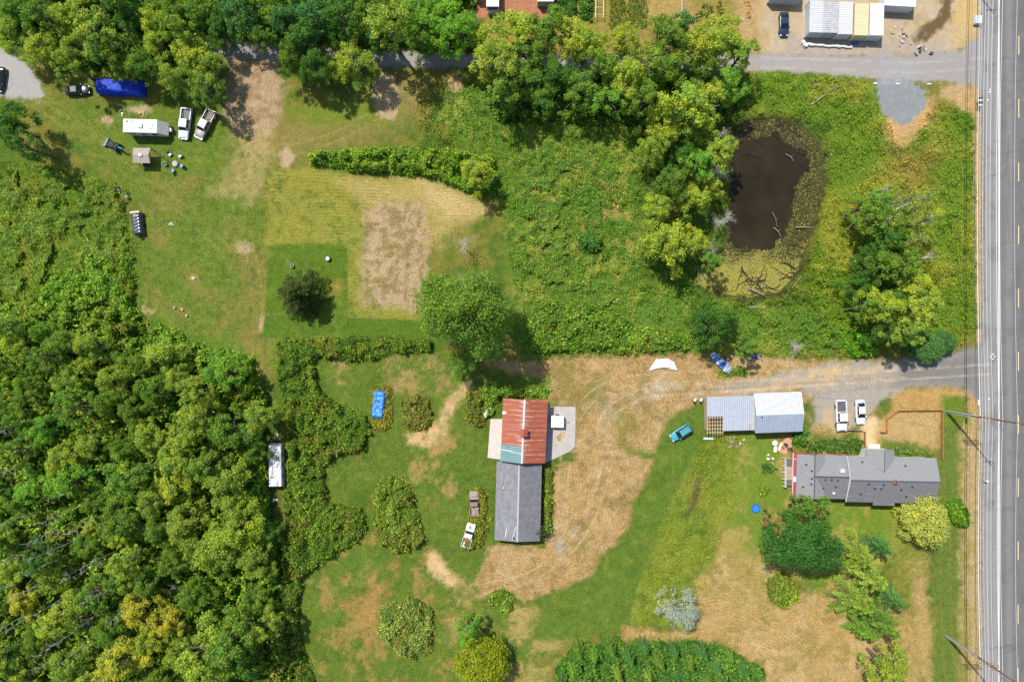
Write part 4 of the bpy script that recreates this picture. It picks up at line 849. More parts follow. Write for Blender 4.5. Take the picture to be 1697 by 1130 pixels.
def pickup(px, py, ang, paint_, label, load=None, L=5.8, W=2.0, cabx=.55, roofm=None):
    t = thing('pickup_truck', label, 'pickup truck', P(px, py), heading(ang)); h = W/2; a = L/2; hz = 1.85
    xb = -a+.35; xc = -a+2.15          # bed from xb to xc
    st_ = [(xc, h, .45, 1.15, .08), (xc+.3, h, .42, 1.16, .08), (.8, h, .42, 1.16, .1), (a-1.6, h, .42, 1.17, .14), (a-.7, h*.97, .42, 1.12, .2), (a-.2, h*.92, .45, 1.02, .2), (a, h*.82, .5, .8, .1)]
    MB().loft(st_).build('body', paint_, t, True)
    b = MB(); b.box(-a+.12, xc, -h, -h+.12, .5, 1.16).box(-a+.12, xc, h-.12, h, .5, 1.16).box(-a, -a+.12, -h*.97, h*.97, .5, 1.12)
    b.box(-a-.14, -a-.01, -h*.95, h*.95, .42, .62); b.build('bed_side', paint_, t)
    fl = MB().box(-a+.12, xc, -h+.12, h-.12, .6, .68)
    for i in range(7): fl.box(-a+.14, xc-.02, -.72+i*.24-.03, -.72+i*.24+.03, .68, .705)
    for s in (-1, 1): fl.box(-a+1.0, -a+1.75, s*(h-.25)-.13, s*(h-.25)+.13, .68, .88)
    fl.build('bed_floor', M((88, 88, 92), .6, 0, .35, 3), t)
    x0, x1, x2, x3 = xc+.03, xc+.2, xc+1.7, a-1.35
    MB().add([(x0, -h*.86, 1.12), (x3, -h*.86, 1.12), (x3, h*.86, 1.12), (x0, h*.86, 1.12), (x1, -h*.72, hz-.03), (x2, -h*.72, hz-.03), (x2, h*.72, hz-.03), (x1, h*.72, hz-.03)], [(4,5,6,7),(0,1,5,4),(1,2,6,5),(2,3,7,6),(3,0,4,7)]).build('window_glass', GLASS, t)
    r_ = MB().add([(x1-.05, -h*.75, hz-.04), (x2+.05, -h*.75, hz-.04), (x2+.05, h*.75, hz-.04), (x1-.05, h*.75, hz-.04), (x1+.05, -h*.66, hz+.05), (x2-.15, -h*.66, hz+.05), (x2-.15, h*.66, hz+.05), (x1+.05, h*.66, hz+.05)], [(4,5,6,7),(0,1,5,4),(1,2,6,5),(2,3,7,6),(3,0,4,7),(3,2,1,0)])
    for s in (-1, 1):
        r_.tube([(x3, s*h*.87, 1.13), (x2, s*h*.73, hz-.02)], .045, 5); r_.tube([(x0, s*h*.87, 1.13), (x1, s*h*.73, hz-.02)], .06, 5); r_.tube([(x0+1., s*h*.87, 1.13), (x0+1., s*h*.73, hz-.02)], .05, 5)
    r_.build('roof', roofm or paint_, t)
    wheels(t, a-1.0, -a+1.15, h+.02, .4)
    MB().box(a-.02, a+.14, -h*.86, h*.86, .45, .68).build('bumper', CHROME, t)
    for s in (-1, 1):
        MB().box(a-.2, a+.02, s*h*.74-.15, s*h*.74+.15, .78, .96).build('headlight', LAMP, t)
        MB().box(-a-.03, -a+.1, s*h*.9-.08, s*h*.9+.08, .75, 1.0).build('tail_light', RED, t)
        MB().box(x3-.35, x3-.18, s*(h+.14)-.13, s*(h+.14)+.13, 1.12, 1.34).build('mirror', DARK, t)
    return t
def top(o_or_z): return o_or_z
PW = M((215, 216, 218), .3, 0, .04); NAVY = M((34, 52, 74), .25, 0, .1, 1, .6); BLACKP = M((26, 34, 44), .25, 0, .1, 1, .6); TEAL = M((70, 146, 162), .4, 0, .2, 2)
SILV = M((150, 146, 142), .45, .2, .3, 1.5); DGREEN = M((24, 40, 42), .3, 0, .1)
pickup(1391, 688, -88, PW, 'white pickup truck parked on gravel beside the white sedan')
bp = MB().tube([P(1384, 672, .8), P(1396, 684, .8)], .05).build('timber', WOOD); tag(bp, 'timber plank lying in the bed of the truck by the sedan', 'plank')
sedan(1423, 682, -88, PW, 'white sedan parked on gravel above the grey house', 4.8)
pickup(310, 207, -97, PW, 'white pickup truck parked right beside the white camper trailer')
pickup(343, 208, -117, SILV, 'grimy silver pickup truck with scrap in its bed', roofm=M((196, 194, 190), .4, 0, .1))
rs = np.random.RandomState(2); mb = MB(); c0 = P(349.5, 195, .85)
for i in range(16):
    a = rs.uniform(0, 6.28); q = c0+Vector((rs.normal()*.26, rs.normal()*.26, rs.uniform(-.15, .1))); d = Vector((math.cos(a), math.sin(a), rs.normal()*.2))*rs.uniform(.1, .4)
    mb.tube([q-d, q+d], rs.uniform(.03, .09), 5)
tag(mb.build('scrap_wood', M((190, 150, 120), .8, 0, .4, 6)), 'loose scrap wood heaped in the silver truck bed', 'scrap wood')
sedan(1297, 43, -90, NAVY, 'dark blue car parked alone on the dry yard left of the containers', 4.6)
sedan(132, 152, 4, DGREEN, 'dark green car half hidden under the trees left of the blue tarp', 4.8)
sedan(3, 134, -98, BLACKP, 'black car cut by the left edge on the grey gravel pad', 4.9)
sedan(1127, 716, 212, TEAL, 'old teal suv parked on grass left of the metal shed', 4.5, 1.85, 1.75, True)
# wrecked pickups in the weeds
def wreck(px, py, ang, c1, c2, label, red=False):
    t = thing('wrecked_pickup', label, 'wrecked truck', P(px, py), heading(ang)); m1, m2 = M(c1, .8, 0, .5, 2), M(c2, .8, 0, .4, 2)
    MB().loft([(.7, .85, .4, 1.0, .1), (1.6, .9, .4, 1.0, .14), (2.3, .8, .45, .85, .15)]).build('hood', m1, t)
    MB().add([(-.6,-.85,.5),(.75,-.85,.5),(.75,.85,.5),(-.6,.85,.5),(-.45,-.7,1.5),(.35,-.7,1.5),(.35,.7,1.5),(-.45,.7,1.5)], [(0,1,5,4),(1,2,6,5),(2,3,7,6),(3,0,4,7),(4,5,6,7)]).build('cab', m2, t)
    MB().add([(.37,-.66,1.46),(.37,.66,1.46),(.76,.8,1.0),(.76,-.8,1.0)], [(0,3,2,1)]).build('windscreen', GLASS, t)
    b = MB().box(-2.4, -.65, -.9, -.8, .4, 1.0).box(-2.4, -.65, .8, .9, .4, 1.0).box(-2.5, -2.4, -.9, .9, .4, 1.0).box(-2.4, -.65, -.8, .8, .45, .52); b.build('bed', m1, t)
    wheels(t, 1.5, -1.6, .88, .36); return t
wreck(786, 832, 92, (150, 132, 124), (132, 112, 106), 'rusty brown wrecked pickup, upper one in the weeds beside the shed')
wreck(777, 884, 74, (216, 206, 200), (206, 196, 190), 'pale wrecked pickup with red junk in its bed, lower one in the weeds')
rs = np.random.RandomState(12)
for i, c in enumerate([(176, 48, 44), (150, 80, 50), (190, 180, 172)]):
    mb = MB(); q = P(774+rs.normal()*1.5, 887+rs.normal()*2.5, .75)
    mb.prism([(q.x+math.cos(a)*rs.uniform(.25, .5), q.y+math.sin(a)*rs.uniform(.25, .5)) for a in np.arange(0, 6.2, .9)], .52, .85+i*.1)
    tag(mb.build('junk_pile', M(c, .7, 0, .3, 5)), ['crumpled red sheet in the pale wreck', 'rusty brown scrap in the pale wreck', 'off white bag in the pale wreck'][i], 'junk')

# ------------------------------------------------------------------ trailers and campers
def roofbits(t, z, items):
    for nm, x, y, sx, sy, h_, m_ in items: MB().box(x-sx, x+sx, y-sy, y+sy, z, z+h_).build(nm, m_, t)
# white travel trailer
t = thing('camper_trailer', 'white camper trailer with sloped front next to two pickups', 'camper trailer', P(251, 217), math.radians(-1.5))
L, W_, Hh = 7.6, 2.45, 2.95
prof = [(-L/2, .55), (L/2-.1, .5), (L/2+.15, 1.2), (L/2-1.15, Hh), (-L/2, Hh)]
MB().add([(x, -W_/2, z) for x, z in prof]+[(x, W_/2, z) for x, z in prof], [(0,1,2,3,4),(9,8,7,6,5),(0,5,6,1),(1,6,7,2),(2,7,8,3),(3,8,9,4),(4,9,5,0)]).build('body', OFFW, t)
MB().box(-L/2-.02, L/2-1.17, -W_/2-.03, W_/2+.03, Hh+.002, Hh+.05).build('roof', M((214, 212, 206), .6, 0, .12, 1.5), t)
roofbits(t, Hh+.05, [('air_conditioner', -.55, 0, .42, .4, .32, WHITE), ('roof_vent', 1.6, .25, .2, .2, .14, WHITE), ('roof_vent', -3.1, .8, .18, .14, .1, M((120,118,112), .7)), ('plumbing_vent', -2.0, .95, .3, .05, .06, M((150,148,142), .7)), ('antenna', 1.4, -.45, .35, .03, .1, M((120,120,120), .5))])
for i, x in enumerate((-2.6, -.4, 1.6)): MB().box(x-.5, x+.5, -W_/2-.025, -W_/2-.003, 1.4, 2.1).build('window', GLASS, t)
MB().box(.5, 1.1, -W_/2-.03, -W_/2-.004, .6, 2.5).build('door', OFFW, t)
hb = MB().tube([(L/2, -.6, .5), (L/2+1.2, 0, .5)], .05, 5).tube([(L/2, .6, .5), (L/2+1.2, 0, .5)], .05, 5).build('hitch', DARK, t)
MB().cyl(L/2+.45, .16, .5, 1.15, .17).cyl(L/2+.45, -.2, .5, 1.15, .17).build('gas_bottle', WHITE, t)
for x in (-.6, .3):
    for s in (-1, 1): MB().tube([(x, s*(W_/2-.25), .33), (x, s*(W_/2+.005), .33)], .33, 14).build('wheel', TYRE, t)
# old white trailer at the wood edge
t = thing('old_trailer', 'long weathered white trailer at the right edge of the woodland', 'camper trailer', P(463, 768), math.radians(91))
MB().add([(x, y, z) for y in (-1.2, 1.2) for x, z in ((-4.1,.5),(4.1,.5),(4.2,1.2),(3.9,2.5),(-3.9,2.5),(-4.2,1.2))], [(0,1,2,3,4,5),(11,10,9,8,7,6)]+[(i,i+6,(i+1)%6+6,(i+1)%6) for i in range(6)]).build('body', OFFW, t)
MB().box(-3.9, 3.9, -1.18, 1.18, 2.503, 2.54).build('roof', M((196, 196, 198), .6, 0, .35, 1.2, .4, None, ((120, 122, 126), 'x', .4)), t)
roofbits(t, 2.54, [('roof_hatch', .2, -.1, .32, .35, .25, WHITE), ('roof_vent', 2.9, -.6, .14, .14, .1, WHITE), ('roof_vent', -2.2, .6, .06, .4, .08, DARK), ('roof_vent', 1.3, -.75, .5, .06, .07, DARK)])
for s in (-1, 1):
    for x in (-2, 0, 2): MB().box(x-.4, x+.4, s*1.2-.02, s*1.2+.02, 1.3, 1.9).build('window', GLASS, t)
    MB().tube([(-.5, s*1.0, .33), (-.5, s*1.22, .33)], .33, 12).build('wheel', TYRE, t)
MB().tube([(4.1, -.5, .5), (5.2, 0, .5)], .05, 5).tube([(4.1, .5, .5), (5.2, 0, .5)], .05, 5).build('hitch', DARK, t)
def scraps(name, label, cat, px, py, n, spread, cols, seed, size=.35, z=.05, group=None):
    """one loose heap of bits = one thing"""
    rs = np.random.RandomState(seed); t = thing(name, label, cat, P(px, py), 0, group)
    for j, c in enumerate(cols):
        mb = MB()
        for i in range(max(1, n//len(cols))):
            q = rs.normal(size=2)*spread; a = rs.uniform(0, 6.28); L1, L2, hh = size*rs.uniform(.5, 1.4), size*rs.uniform(.3, .8), rs.uniform(.08, .35)
            pts = [(q[0]+math.cos(a+k*1.57+rs.normal()*.15)*(L1 if k % 2 else L2), q[1]+math.sin(a+k*1.57)*(L1 if k % 2 else L2)) for k in range(4)]
            mb.prism(pts, z*.1, z+hh)
        mb.build('scrap', M(c, .7, 0, .35, 5), t)
    return t
scraps('junk_pile', 'white junk at the lower end of the old trailer', 'junk', 457, 826, 9, .5, [(220,220,220),(150,150,148)], 31, .22)
scraps('junk_pile', 'grey junk at the upper end of the old trailer', 'junk', 462, 724, 6, .5, [(190,186,180),(110,104,98)], 32, .25)
scraps('junk_pile', 'black and white junk above the camper trailer', 'junk', 204, 186, 8, .45, [(210,210,210),(40,40,44),(150,150,150)], 33, .25)
scraps('wooden_pallet', 'pale wooden boards on bare earth above the camper trailer', 'boards', 237, 187, 4, .3, [(180,150,120)], 34, .35)
scraps('junk_pile', 'blue and red junk heap on the drive right of the covered boat', 'junk', 1253, 594, 14, .5, [(30,70,180),(60,110,210),(176,110,116),(40,40,60)], 35, .28)
scraps('junk_pile', 'small white slatted junk between covered boat and driveway tree', 'junk', 1210, 595, 6, .35, [(210,214,220),(50,54,60)], 36, .3)
scraps('firewood_heap', 'grey heap of old boards below the open rafters', 'boards', 1212, 734, 12, .7, [(150,136,112),(120,106,86)], 37, .5)
scraps('junk_pile', 'small pale rubbish under the middle of the metal sheds', 'junk', 1228, 727, 5, .5, [(220,216,206),(176,120,80)], 38, .22)
scraps('junk_pile', 'white concrete rubble near the muddy puddle', 'rubble', 1524, 84, 10, .8, [(196,190,182),(120,112,104),(60,60,60)], 39, .4)
scraps('junk_pile', 'scattered pale rubble left of the muddy puddle', 'rubble', 1496, 58, 12, 1.1, [(190,180,168),(150,136,118)], 40, .35)
scraps('rubbish_heap', 'black bags and grey scrap beside the garden', 'junk', 932, 38, 10, .6, [(40,44,48),(150,140,140),(80,84,88)], 41, .35)
scraps('brick_rubble', 'reddish rubble inside the woodland trees', 'rubble', 381, 668, 8, .45, [(176,110,90),(150,90,74)], 42, .3)
scraps('stone_heap', 'pale dead grass clump or stones in the middle rough field', 'stones', 893, 352, 14, .8, [(186,172,148),(160,146,124)], 43, .3)
scraps('junk_pile', 'white litter beside the house corner planting', 'junk', 1276, 759, 6, .5, [(214,206,192),(180,160,130)], 44, .3)

# blue tarp covered long load
t = thing('covered_trailer', 'long load under a bright blue tarp beside the trees', 'covered trailer', P(205, 148), math.radians(-2))
rs = np.random.RandomState(8); nx, ny = 34, 14; vs = []; fs = []
for j in range(ny+1):
    for i in range(nx+1):
        u, v = i/nx*2-1, j/ny*2-1; e = min(1, (1-abs(v))*3.4, (1-abs(u))*9); z = 2.2*math.sin(e*math.pi/2)**.8+ .05*math.sin(i*.9+j*.4)*e+.05*rs.normal()*e
        vs.append((u*4.6+.03*rs.normal(), v*1.5+.04*rs.normal(), max(z, .12)))
fs = [(j*(nx+1)+i, j*(nx+1)+i+1, (j+1)*(nx+1)+i+1, (j+1)*(nx+1)+i) for j in range(ny) for i in range(nx)]
MB().add(vs, fs).build('tarp', M((14, 58, 178), .6, 0, .4, 2, .3), t, True)
for s in (-1, 1): MB().tube([(-.4, s*1.25, .33), (-.4, s*1.42, .33)], .33, 12).build('wheel', TYRE, t)
# blue covered pool
t = thing('covered_pool', 'crumpled light blue tarp over a pool in the weedy lawn', 'pool', P(628, 670), math.radians(86))
vs = []; nx, ny = 26, 12
for j in range(ny+1):
    for i in range(nx+1):
        u, v = i/nx*2-1, j/ny*2-1; e = min(1, (1-abs(v))*4, (1-abs(u))*7)
        vs.append((u*2.6+.04*rs.normal(), v*1.15+.04*rs.normal()-.1*u, .25+.75*math.sin(e*math.pi/2)-.2*e*(1-v*v)*(1-u*u)+.09*rs.normal()*e))
fs = [(j*(nx+1)+i, j*(nx+1)+i+1, (j+1)*(nx+1)+i+1, (j+1)*(nx+1)+i) for j in range(ny) for i in range(nx)]
MB().add(vs, fs).build('tarp', M((52, 128, 220), .4, 0, .45, 2.5), t, True)
MB().box(-2.5, 2.5, -1.08, 1.08, 0, .5).build('pool_wall', M((120, 130, 140), .6), t)
# black tarp trailer
t = thing('cargo_trailer', 'small trailer under a shiny black tarp at the meadow edge', 'covered trailer', P(232, 373), math.radians(-84))
vs = []; nx, ny = 20, 10
for j in range(ny+1):
    for i in range(nx+1):
        u, v = i/nx*2-1, j/ny*2-1; e = min(1, (1-abs(v))*3.5, (1-abs(u))*8)
        vs.append((u*2.1, v*.95, .35+1.1*math.sin(e*math.pi/2)**.7+.07*math.sin(i*2.1+v*3)*e))
fs = [(j*(nx+1)+i, j*(nx+1)+i+1, (j+1)*(nx+1)+i+1, (j+1)*(nx+1)+i) for j in range(ny) for i in range(nx)]
MB().add(vs, fs).build('tarp', M((56, 62, 72), .22, 0, .2, 2, .8), t, True)
MB().box(-2.45, -2.05, -.9, .9, .5, 1.5).build('end_board', M((186, 172, 146), .7), t); MB().box(-2.2, 2.1, -.9, .9, .3, .5).build('frame', DARK, t)
for s in (-1, 1): MB().tube([(0, s*.92, .33), (0, s*1.1, .33)], .33, 12).build('wheel', TYRE, t)
MB().tube([(2.3, 0, .95), (2.42, 0, .95)], .3, 14).build('spare_wheel', M((70, 70, 72), .7), t)
# utility trailer on the concrete apron
t = thing('box_trailer', 'small white topped trailer on the concrete beside the red barn', 'trailer', P(923, 697), math.radians(-1))
MB().box(-1.15, 1.15, -1.08, 1.08, .5, 1.5).build('box', OFFW, t); MB().box(-1.2, 1.2, -1.12, 1.12, 1.5, 1.56).build('lid', M((232, 230, 222), .5, 0, .05), t)
MB().tube([(1.15, -.6, .5), (2.3, 0, .5)], .05, 5).tube([(1.15, .6, .5), (2.3, 0, .5)], .05, 5).build('hitch', M((196, 160, 130), .6), t)
for s in (-1, 1): MB().tube([(0, s*1.08, .32), (0, s*1.26, .32)], .32, 12).build('wheel', TYRE, t)
# white sheet object on the hay yard: pale camper shell lying on a tarp
t = thing('camper_shell', 'white shell with a square hatch lying on the hay yard', 'camper shell', P(1100, 604))
MB().add([(x, y, z) for z, k in ((0, 1), (.35, .93)) for x, y in [(-2.8*k,-1.25*k),(-2.4*k,-.2*k),(-1.4*k,1.15*k),(.9*k,1.15*k),(2.1*k,.5*k),(2.75*k,-1.2*k),(1.6*k,-.95*k),(.2*k,-.75*k),(-1.6*k,-.8*k)]],
   [tuple(range(9, 18))[::-1]]+[(i, i+9, (i+1) % 9+9, (i+1) % 9) for i in range(9)]).build('shell', WHITE, t)
bx_ = MB().box(-.85, 1.1, -.55, .85, .36, .62).build('hatch', WHITE, t); MB().box(-.9, 1.15, -.62, -.55, .36, .5).box(1.1, 1.17, -.6, .85, .36, .5).build('frame', M((120,120,124), .5), t)
# small covered boat
t = thing('covered_boat', 'small narrow boat under blue and white cover beside the driveway', 'boat', P(1192, 600), math.radians(-45))
hull = [(-2.4,.35),(-1.2,.72),(1.6,.78),(2.1,.7)]
MB().add([(x, s*y*k, z) for z, k in ((.3,.7),(.85,1)) for s in (1,) for x, y in hull]+[(x, -y*k, z) for z, k in ((.3,.7),(.85,1)) for x, y in hull],
   [(0,1,5,4),(1,2,6,5),(2,3,7,6),(8,12,13,9),(9,13,14,10),(10,14,15,11),(0,4,12,8),(3,11,15,7),(0,8,9,1),(1,9,10,2),(2,10,11,3)]).build('hull', OFFW, t)
MB().add([(x, s*y, .86) for x, y in hull for s in (1, 0, -1)], []).add([v for x, y in hull for v in ((x, y*1.04, .84), (x, 0, 1.1), (x, -y*1.04, .84))], [f for i in range(3) for f in ((i*3, i*3+1, i*3+4, i*3+3), (i*3+1, i*3+2, i*3+5, i*3+4))]).build('cover', M((190, 204, 222), .5, 0, .1, 2, .5, None, ((44, 84, 150), 'y', .9)), t)
MB().box(2.15, 2.6, -.5, .5, .3, 1.1).build('outboard_box', M((120, 124, 128), .5), t); MB().box(2.65, 2.95, -.5, .1, .2, .5).build('step', WHITE, t)

# compact tractor with loader
t = thing('tractor', 'small blue tractor with front bucket on the lawn below the camper', 'tractor', P(191, 243), math.radians(155)); TB = M((30, 128, 150), .35, 0, .15)
MB().loft([(-.3,.32,.6,1.15,.06),(.5,.32,.6,1.2,.08),(1.0,.28,.6,1.05,.1)]).build('hood', DARK, t)
MB().box(-1.1, -.35, -.38, .38, .55, .95).build('chassis', DARK, t); MB().box(-.9, -.5, -.22, .22, .95, 1.1).box(-1.0, -.9, -.22, .22, 1.1, 1.5).build('seat', M((60,66,76), .6), t)
for s in (-1, 1):
    MB().tube([(-.8, s*.5, .6), (-.8, s*.82, .6)], .6, 16).build('rear_wheel', TYRE, t); MB().tube([(.75, s*.42, .38), (.75, s*.64, .38)], .38, 14).build('front_wheel', TYRE, t)
    MB().tube([(-.3, s*.36, 1.1), (.8, s*.4, 1.2), (1.5, s*.4, .5)], .06, 5).build('loader_arm', TB, t)
MB().tube([(-.95, -.35, .9), (-.95, -.35, 2.0), (-.95, .35, 2.0), (-.95, .35, .9)], .035, 5).build('roll_bar', DARK, t)
bk = MB().box(1.4, 1.5, -.85, .85, .1, .7).box(1.5, 2.1, -.85, .85, .1, .18).box(1.5, 2.1, -.87, -.8, .18, .6).box(1.5, 2.1, .8, .87, .18, .6); bk.build('bucket', M((96,98,102), .5, .3, .3), t)
MB().tube([(-1.1, 0, .9), (-1.8, -.1, 1.7), (-2.5, -.15, 1.5)], [.16, .2, .17], 6).build('backhoe_arm', TB, t)
# gazebo
t = thing('gazebo', 'grey roofed gazebo standing on the lawn below the camper trailer', 'gazebo', P(245, 263), math.radians(-1))
GZ = M((158, 146, 138), .8, 0, .2, 4, .3, ('x', .25))
MB().add([(-1.65,-1.45,2.2),(1.65,-1.45,2.2),(1.65,1.45,2.2),(-1.65,1.45,2.2),(-1.5,0,2.65),(1.5,0,2.65)], [(0,1,5,4),(2,3,4,5),(1,2,5),(3,0,4)]).build('roof', GZ, t)
MB().box(-.3, .3, -.25, .25, 2.62, 2.85).build('roof_vent', WHITE, t)
for x in (-1.5, 1.5):
    for y in (-1.3, 1.3): MB().cyl(x, y, 0, 2.2, .05, 8).build('leg', DARK, t)
t = thing('pergola_frame', 'thin dark open frame standing right of the gazebo', 'frame', P(268, 262))
MB().tube([(-1.0, 1.2, 0), (-1.0, 1.2, 2), (.3, .8, 2), (1.2, -.6, 2), (-1.0, -.6, 2)], .04, 5).tube([(1.2, -.6, 0), (1.2, -.6, 2)], .04, 5).build('frame', DARK, t)
t = thing('patio_table', 'dark table under the lower edge of the gazebo', 'table', P(246, 275))
MB().box(-.7, .7, -.4, .4, .68, .74).build('table_top', DARK, t)
for x in (-.6, .6):
    for y in (-.3, .3): MB().cyl(x, y, 0, .68, .03, 6).build('leg', DARK, t)
def chair(name, label, cat, px, py, ang, m1, m2, z=.42, w_=.3, group=None):
    t = thing(name, label, cat, P(px, py), math.radians(ang), group)
    MB().box(-w_, w_, -w_, w_, z, z+.06).build('seat', m1, t); MB().add([(-w_,-w_,z+.06),(-w_-.2,-w_,z+.55),(-w_-.2,w_,z+.55),(-w_,w_,z+.06),(-w_+.05,-w_,z+.06),(-w_-.15,-w_,z+.55),(-w_-.15,w_,z+.55),(-w_+.05,w_,z+.06)], [(0,1,2,3),(7,6,5,4),(1,5,6,2),(0,4,5,1),(3,2,6,7)]).build('backrest', m2, t)
    for x in (-1, 1):
        MB().box(-w_, w_, x*(w_+.04)-.04, x*(w_+.04)+.04, z+.22, z+.27).build('armrest', m2, t)
        for y in (-1, 1): MB().box(x*w_*.9-.03, x*w_*.9+.03, y*w_*.9-.03, y*w_*.9+.03, 0, z).build('leg', DARK, t)
    return t
CH = [(283,257,'white and black camping chair, upper left in the fire pit circle',M((190,196,206),.6),M((60,66,78),.6)),(300,260,'white camping chair, upper right in the fire pit circle',M((206,210,216),.6),M((70,100,120),.6)),
 (303,276,'blue camping chair, right in the fire pit circle',M((110,140,176),.6),M((50,70,96),.6)),(288,284,'pale blue camping chair, lowest in the fire pit circle',M((120,150,180),.6),M((60,84,110),.6)),(276,273,'black camping chair, left in the fire pit circle',M((60,60,64),.6),M((150,150,150),.6))]
for i, (x, y, lab, a_, b_) in enumerate(CH):
    o = chair('camping_chair', lab, 'chair', x, y, math.degrees(math.atan2(-(268-y), 291-x)), a_, b_, group='camping chairs round the fire pit')
t = thing('fire_pit', 'round grey fire pit between the camping chairs', 'fire pit', P(291, 272)); MB().cyl(0, 0, 0, .35, .55, 16, .6).build('bowl', M((130,130,130), .7, 0, .3), t); MB().cyl(0, 0, .35, .38, .45).build('ash', M((170,164,156), .9), t)
for i, (x, y) in enumerate(((1150, 662), (1160, 662))): chair('garden_chair', ['white garden chair by the metal shed, left one', 'white garden chair by the metal shed, right one'][i], 'chair', x, y, 60, M((225,225,225), .5), DARK, group='white chairs by the metal shed')
def pot(name, label, cat, px, py, r, h_, m_, inner=None):
    t = thing(name, label, cat, P(px, py)); mb = MB(); mb.tube([(0,0,0),(0,0,h_)], [r*.85, r], 16); mb.build('body', m_, t)
    MB().cyl(0, 0, h_, h_+.02, r*.72, 14).build('lid', inner or DARK, t); return t
pot('water_tub', 'black tub with white water surface on the green lawn square', 'tub', 544, 429, .52, .6, DARK, M((200,206,206), .3))
pot('planter', 'grey ring shaped planter above the dark evergreen', 'planter', 485, 441, .38, .5, M((140,140,136), .8))
for i, (x, y) in enumerate(((290,510),(303,513),(310,523))):
    pot('bucket', ['leftmost white bucket of three on the left lawn', 'middle bucket of three on the left lawn', 'lowest right bucket of three on the left lawn'][i], 'bucket', x, y, .2, .4, WHITE, M((120,120,116), .8) if i else DARK)
pot('barrel', 'small white and black post bin at the meadow edge', 'bin', 213, 327, .28, .9, M((190,190,190), .6))
pot('bucket', 'blue grey bucket in the weeds left of the post bin', 'bucket', 198, 316, .25, .5, M((120,134,150), .6))
t = thing('paddling_pool', 'round blue pool on the house lawn', 'pool', P(1252, 842)); MB().tube([(math.cos(a)*.78, math.sin(a)*.78, .2) for a in np.linspace(0, 2*math.pi, 19)], .09, 6).build('rim', M((30,80,170), .4), t); MB().cyl(0, 0, .02, .2, .75, 20).build('water', M((52,120,214), .2, 0, .1), t)
t = thing('metal_bench', 'long silver ladder like bench on grass below the open rafters', 'bench', P(1173, 726))
MB().box(-.95, .95, -.22, .22, .38, .44).build('seat', M((190,194,200), .4), t)
for x in (-.8, .8): MB().box(x-.05, x+.05, -.2, .2, 0, .38).build('leg', CHROME, t)
o = MB().add([(-.7,-.1,.02),(.5,-.12,.03),(.1,.45,.25),(-.1,.4,.2)], [(0,1,2,3),(3,2,1,0)]).build('plastic_sheet', M((176,186,180), .4), loc=P(284, 372)); tag(o, 'pale crumpled plastic scrap lying on the left lawn', 'plastic scrap')
o = MB().prism([(math.cos(a)*(.3+.08*math.sin(3*a)), math.sin(a)*.25) for a in np.arange(0, 6.2, .8)], 0, .15).build('stone', M((190,176,150), .9), loc=P(321, 461)); tag(o, 'single pale stone in the left lawn', 'stone')
# boards near the barn, long white pipe near the containers, sticks
t = thing('board_stack', 'white boards leaning in the nettles left of the barn', 'boards', P(808, 683), math.radians(52))
for i in range(5): MB().box(-1.2+i*.1, 1.3-i*.07, -.4+i*.17, -.28+i*.17, .5+.06*i, .56+.06*i).build('board', M((206,204,202), .7, 0, .15), t)
mb = MB(); rs = np.random.RandomState(3); pts = [P(1330+i*3.4, 74+i*.2+rs.normal()*.5, .25) for i in range(25)]; mb.tube(pts, [rs.uniform(.16, .34) for _ in pts], 7)
for q in ((1329,72),(1334,78),(1338,75)): c = P(*q); mb.tube([(c.x-.3, c.y, .25), (c.x+.35, c.y+.1, .3)], .28, 7)
tag(mb.build('plastic_roll', WHITE, smooth=True), 'long crumpled white plastic roll below the containers', 'plastic roll')
o = MB().add([(-.8,-.2,.05),(.5,-.3,.1),(.8,.35,.35),(-.3,.3,.3)], [(0,1,2,3)]).build('blue_tarp', M((40,90,150), .5, 0, .3, 3), loc=P(1416, 73)); tag(o, 'small blue tarp at the end of the white plastic roll', 'tarp')
o = MB().box(-.65, .65, -.75, .75, .05, .9).build('cabinet', M((186,192,200), .5, 0, .1), loc=P(1617, 36)); tag(o, 'pale grey utility box on the dry verge near the highway', 'utility box')
for i, (a, b, r_, lab) in enumerate([((1343,175),(1372,154),.2,'longest fallen log at the top of the pond'),((1376,150),(1408,138),.16,'fallen log right of the longest log above the pond'),((1350,146),(1347,136),.2,'short pale cut log above the pond'),((1358,147),(1356,136),.16,'second short pale cut log above the pond'),
   ((1300,492),(1328,458),.12,'pale branch slanting out of the lower pond corner'),((1240,478),(1272,494),.14,'grey log half across the lower pond algae'),((1240,510),(1270,509),.25,'weathered pale log lying flat below the pond'),
   ((1318,377),(1346,377),.12,'dark branch reaching over the right side of the pond'),((1282,377),(1294,392),.09,'forked twig on the right side of the dark pond water'),((1280,352),(1288,376),.05,'thin stick in the middle right of the pond'),((1302,255),(1316,268),.07,'short white stick floating at the pond top')]):
    A, B = P(*a, .15), P(*b, .15); mid = (A+B)/2+Vector((.15, .1, .12))
    mb = MB().tube([A, mid, B], [r_, r_*.85, r_*.5], 7); d = (B-A); mb.tube([mid, mid+Vector((-d.y, d.x, .3)).normalized()*.7], [r_*.4, r_*.15], 5)
    tag(mb.build('fallen_log', GREYWOOD), lab, 'log', 'logs and branches round the pond')
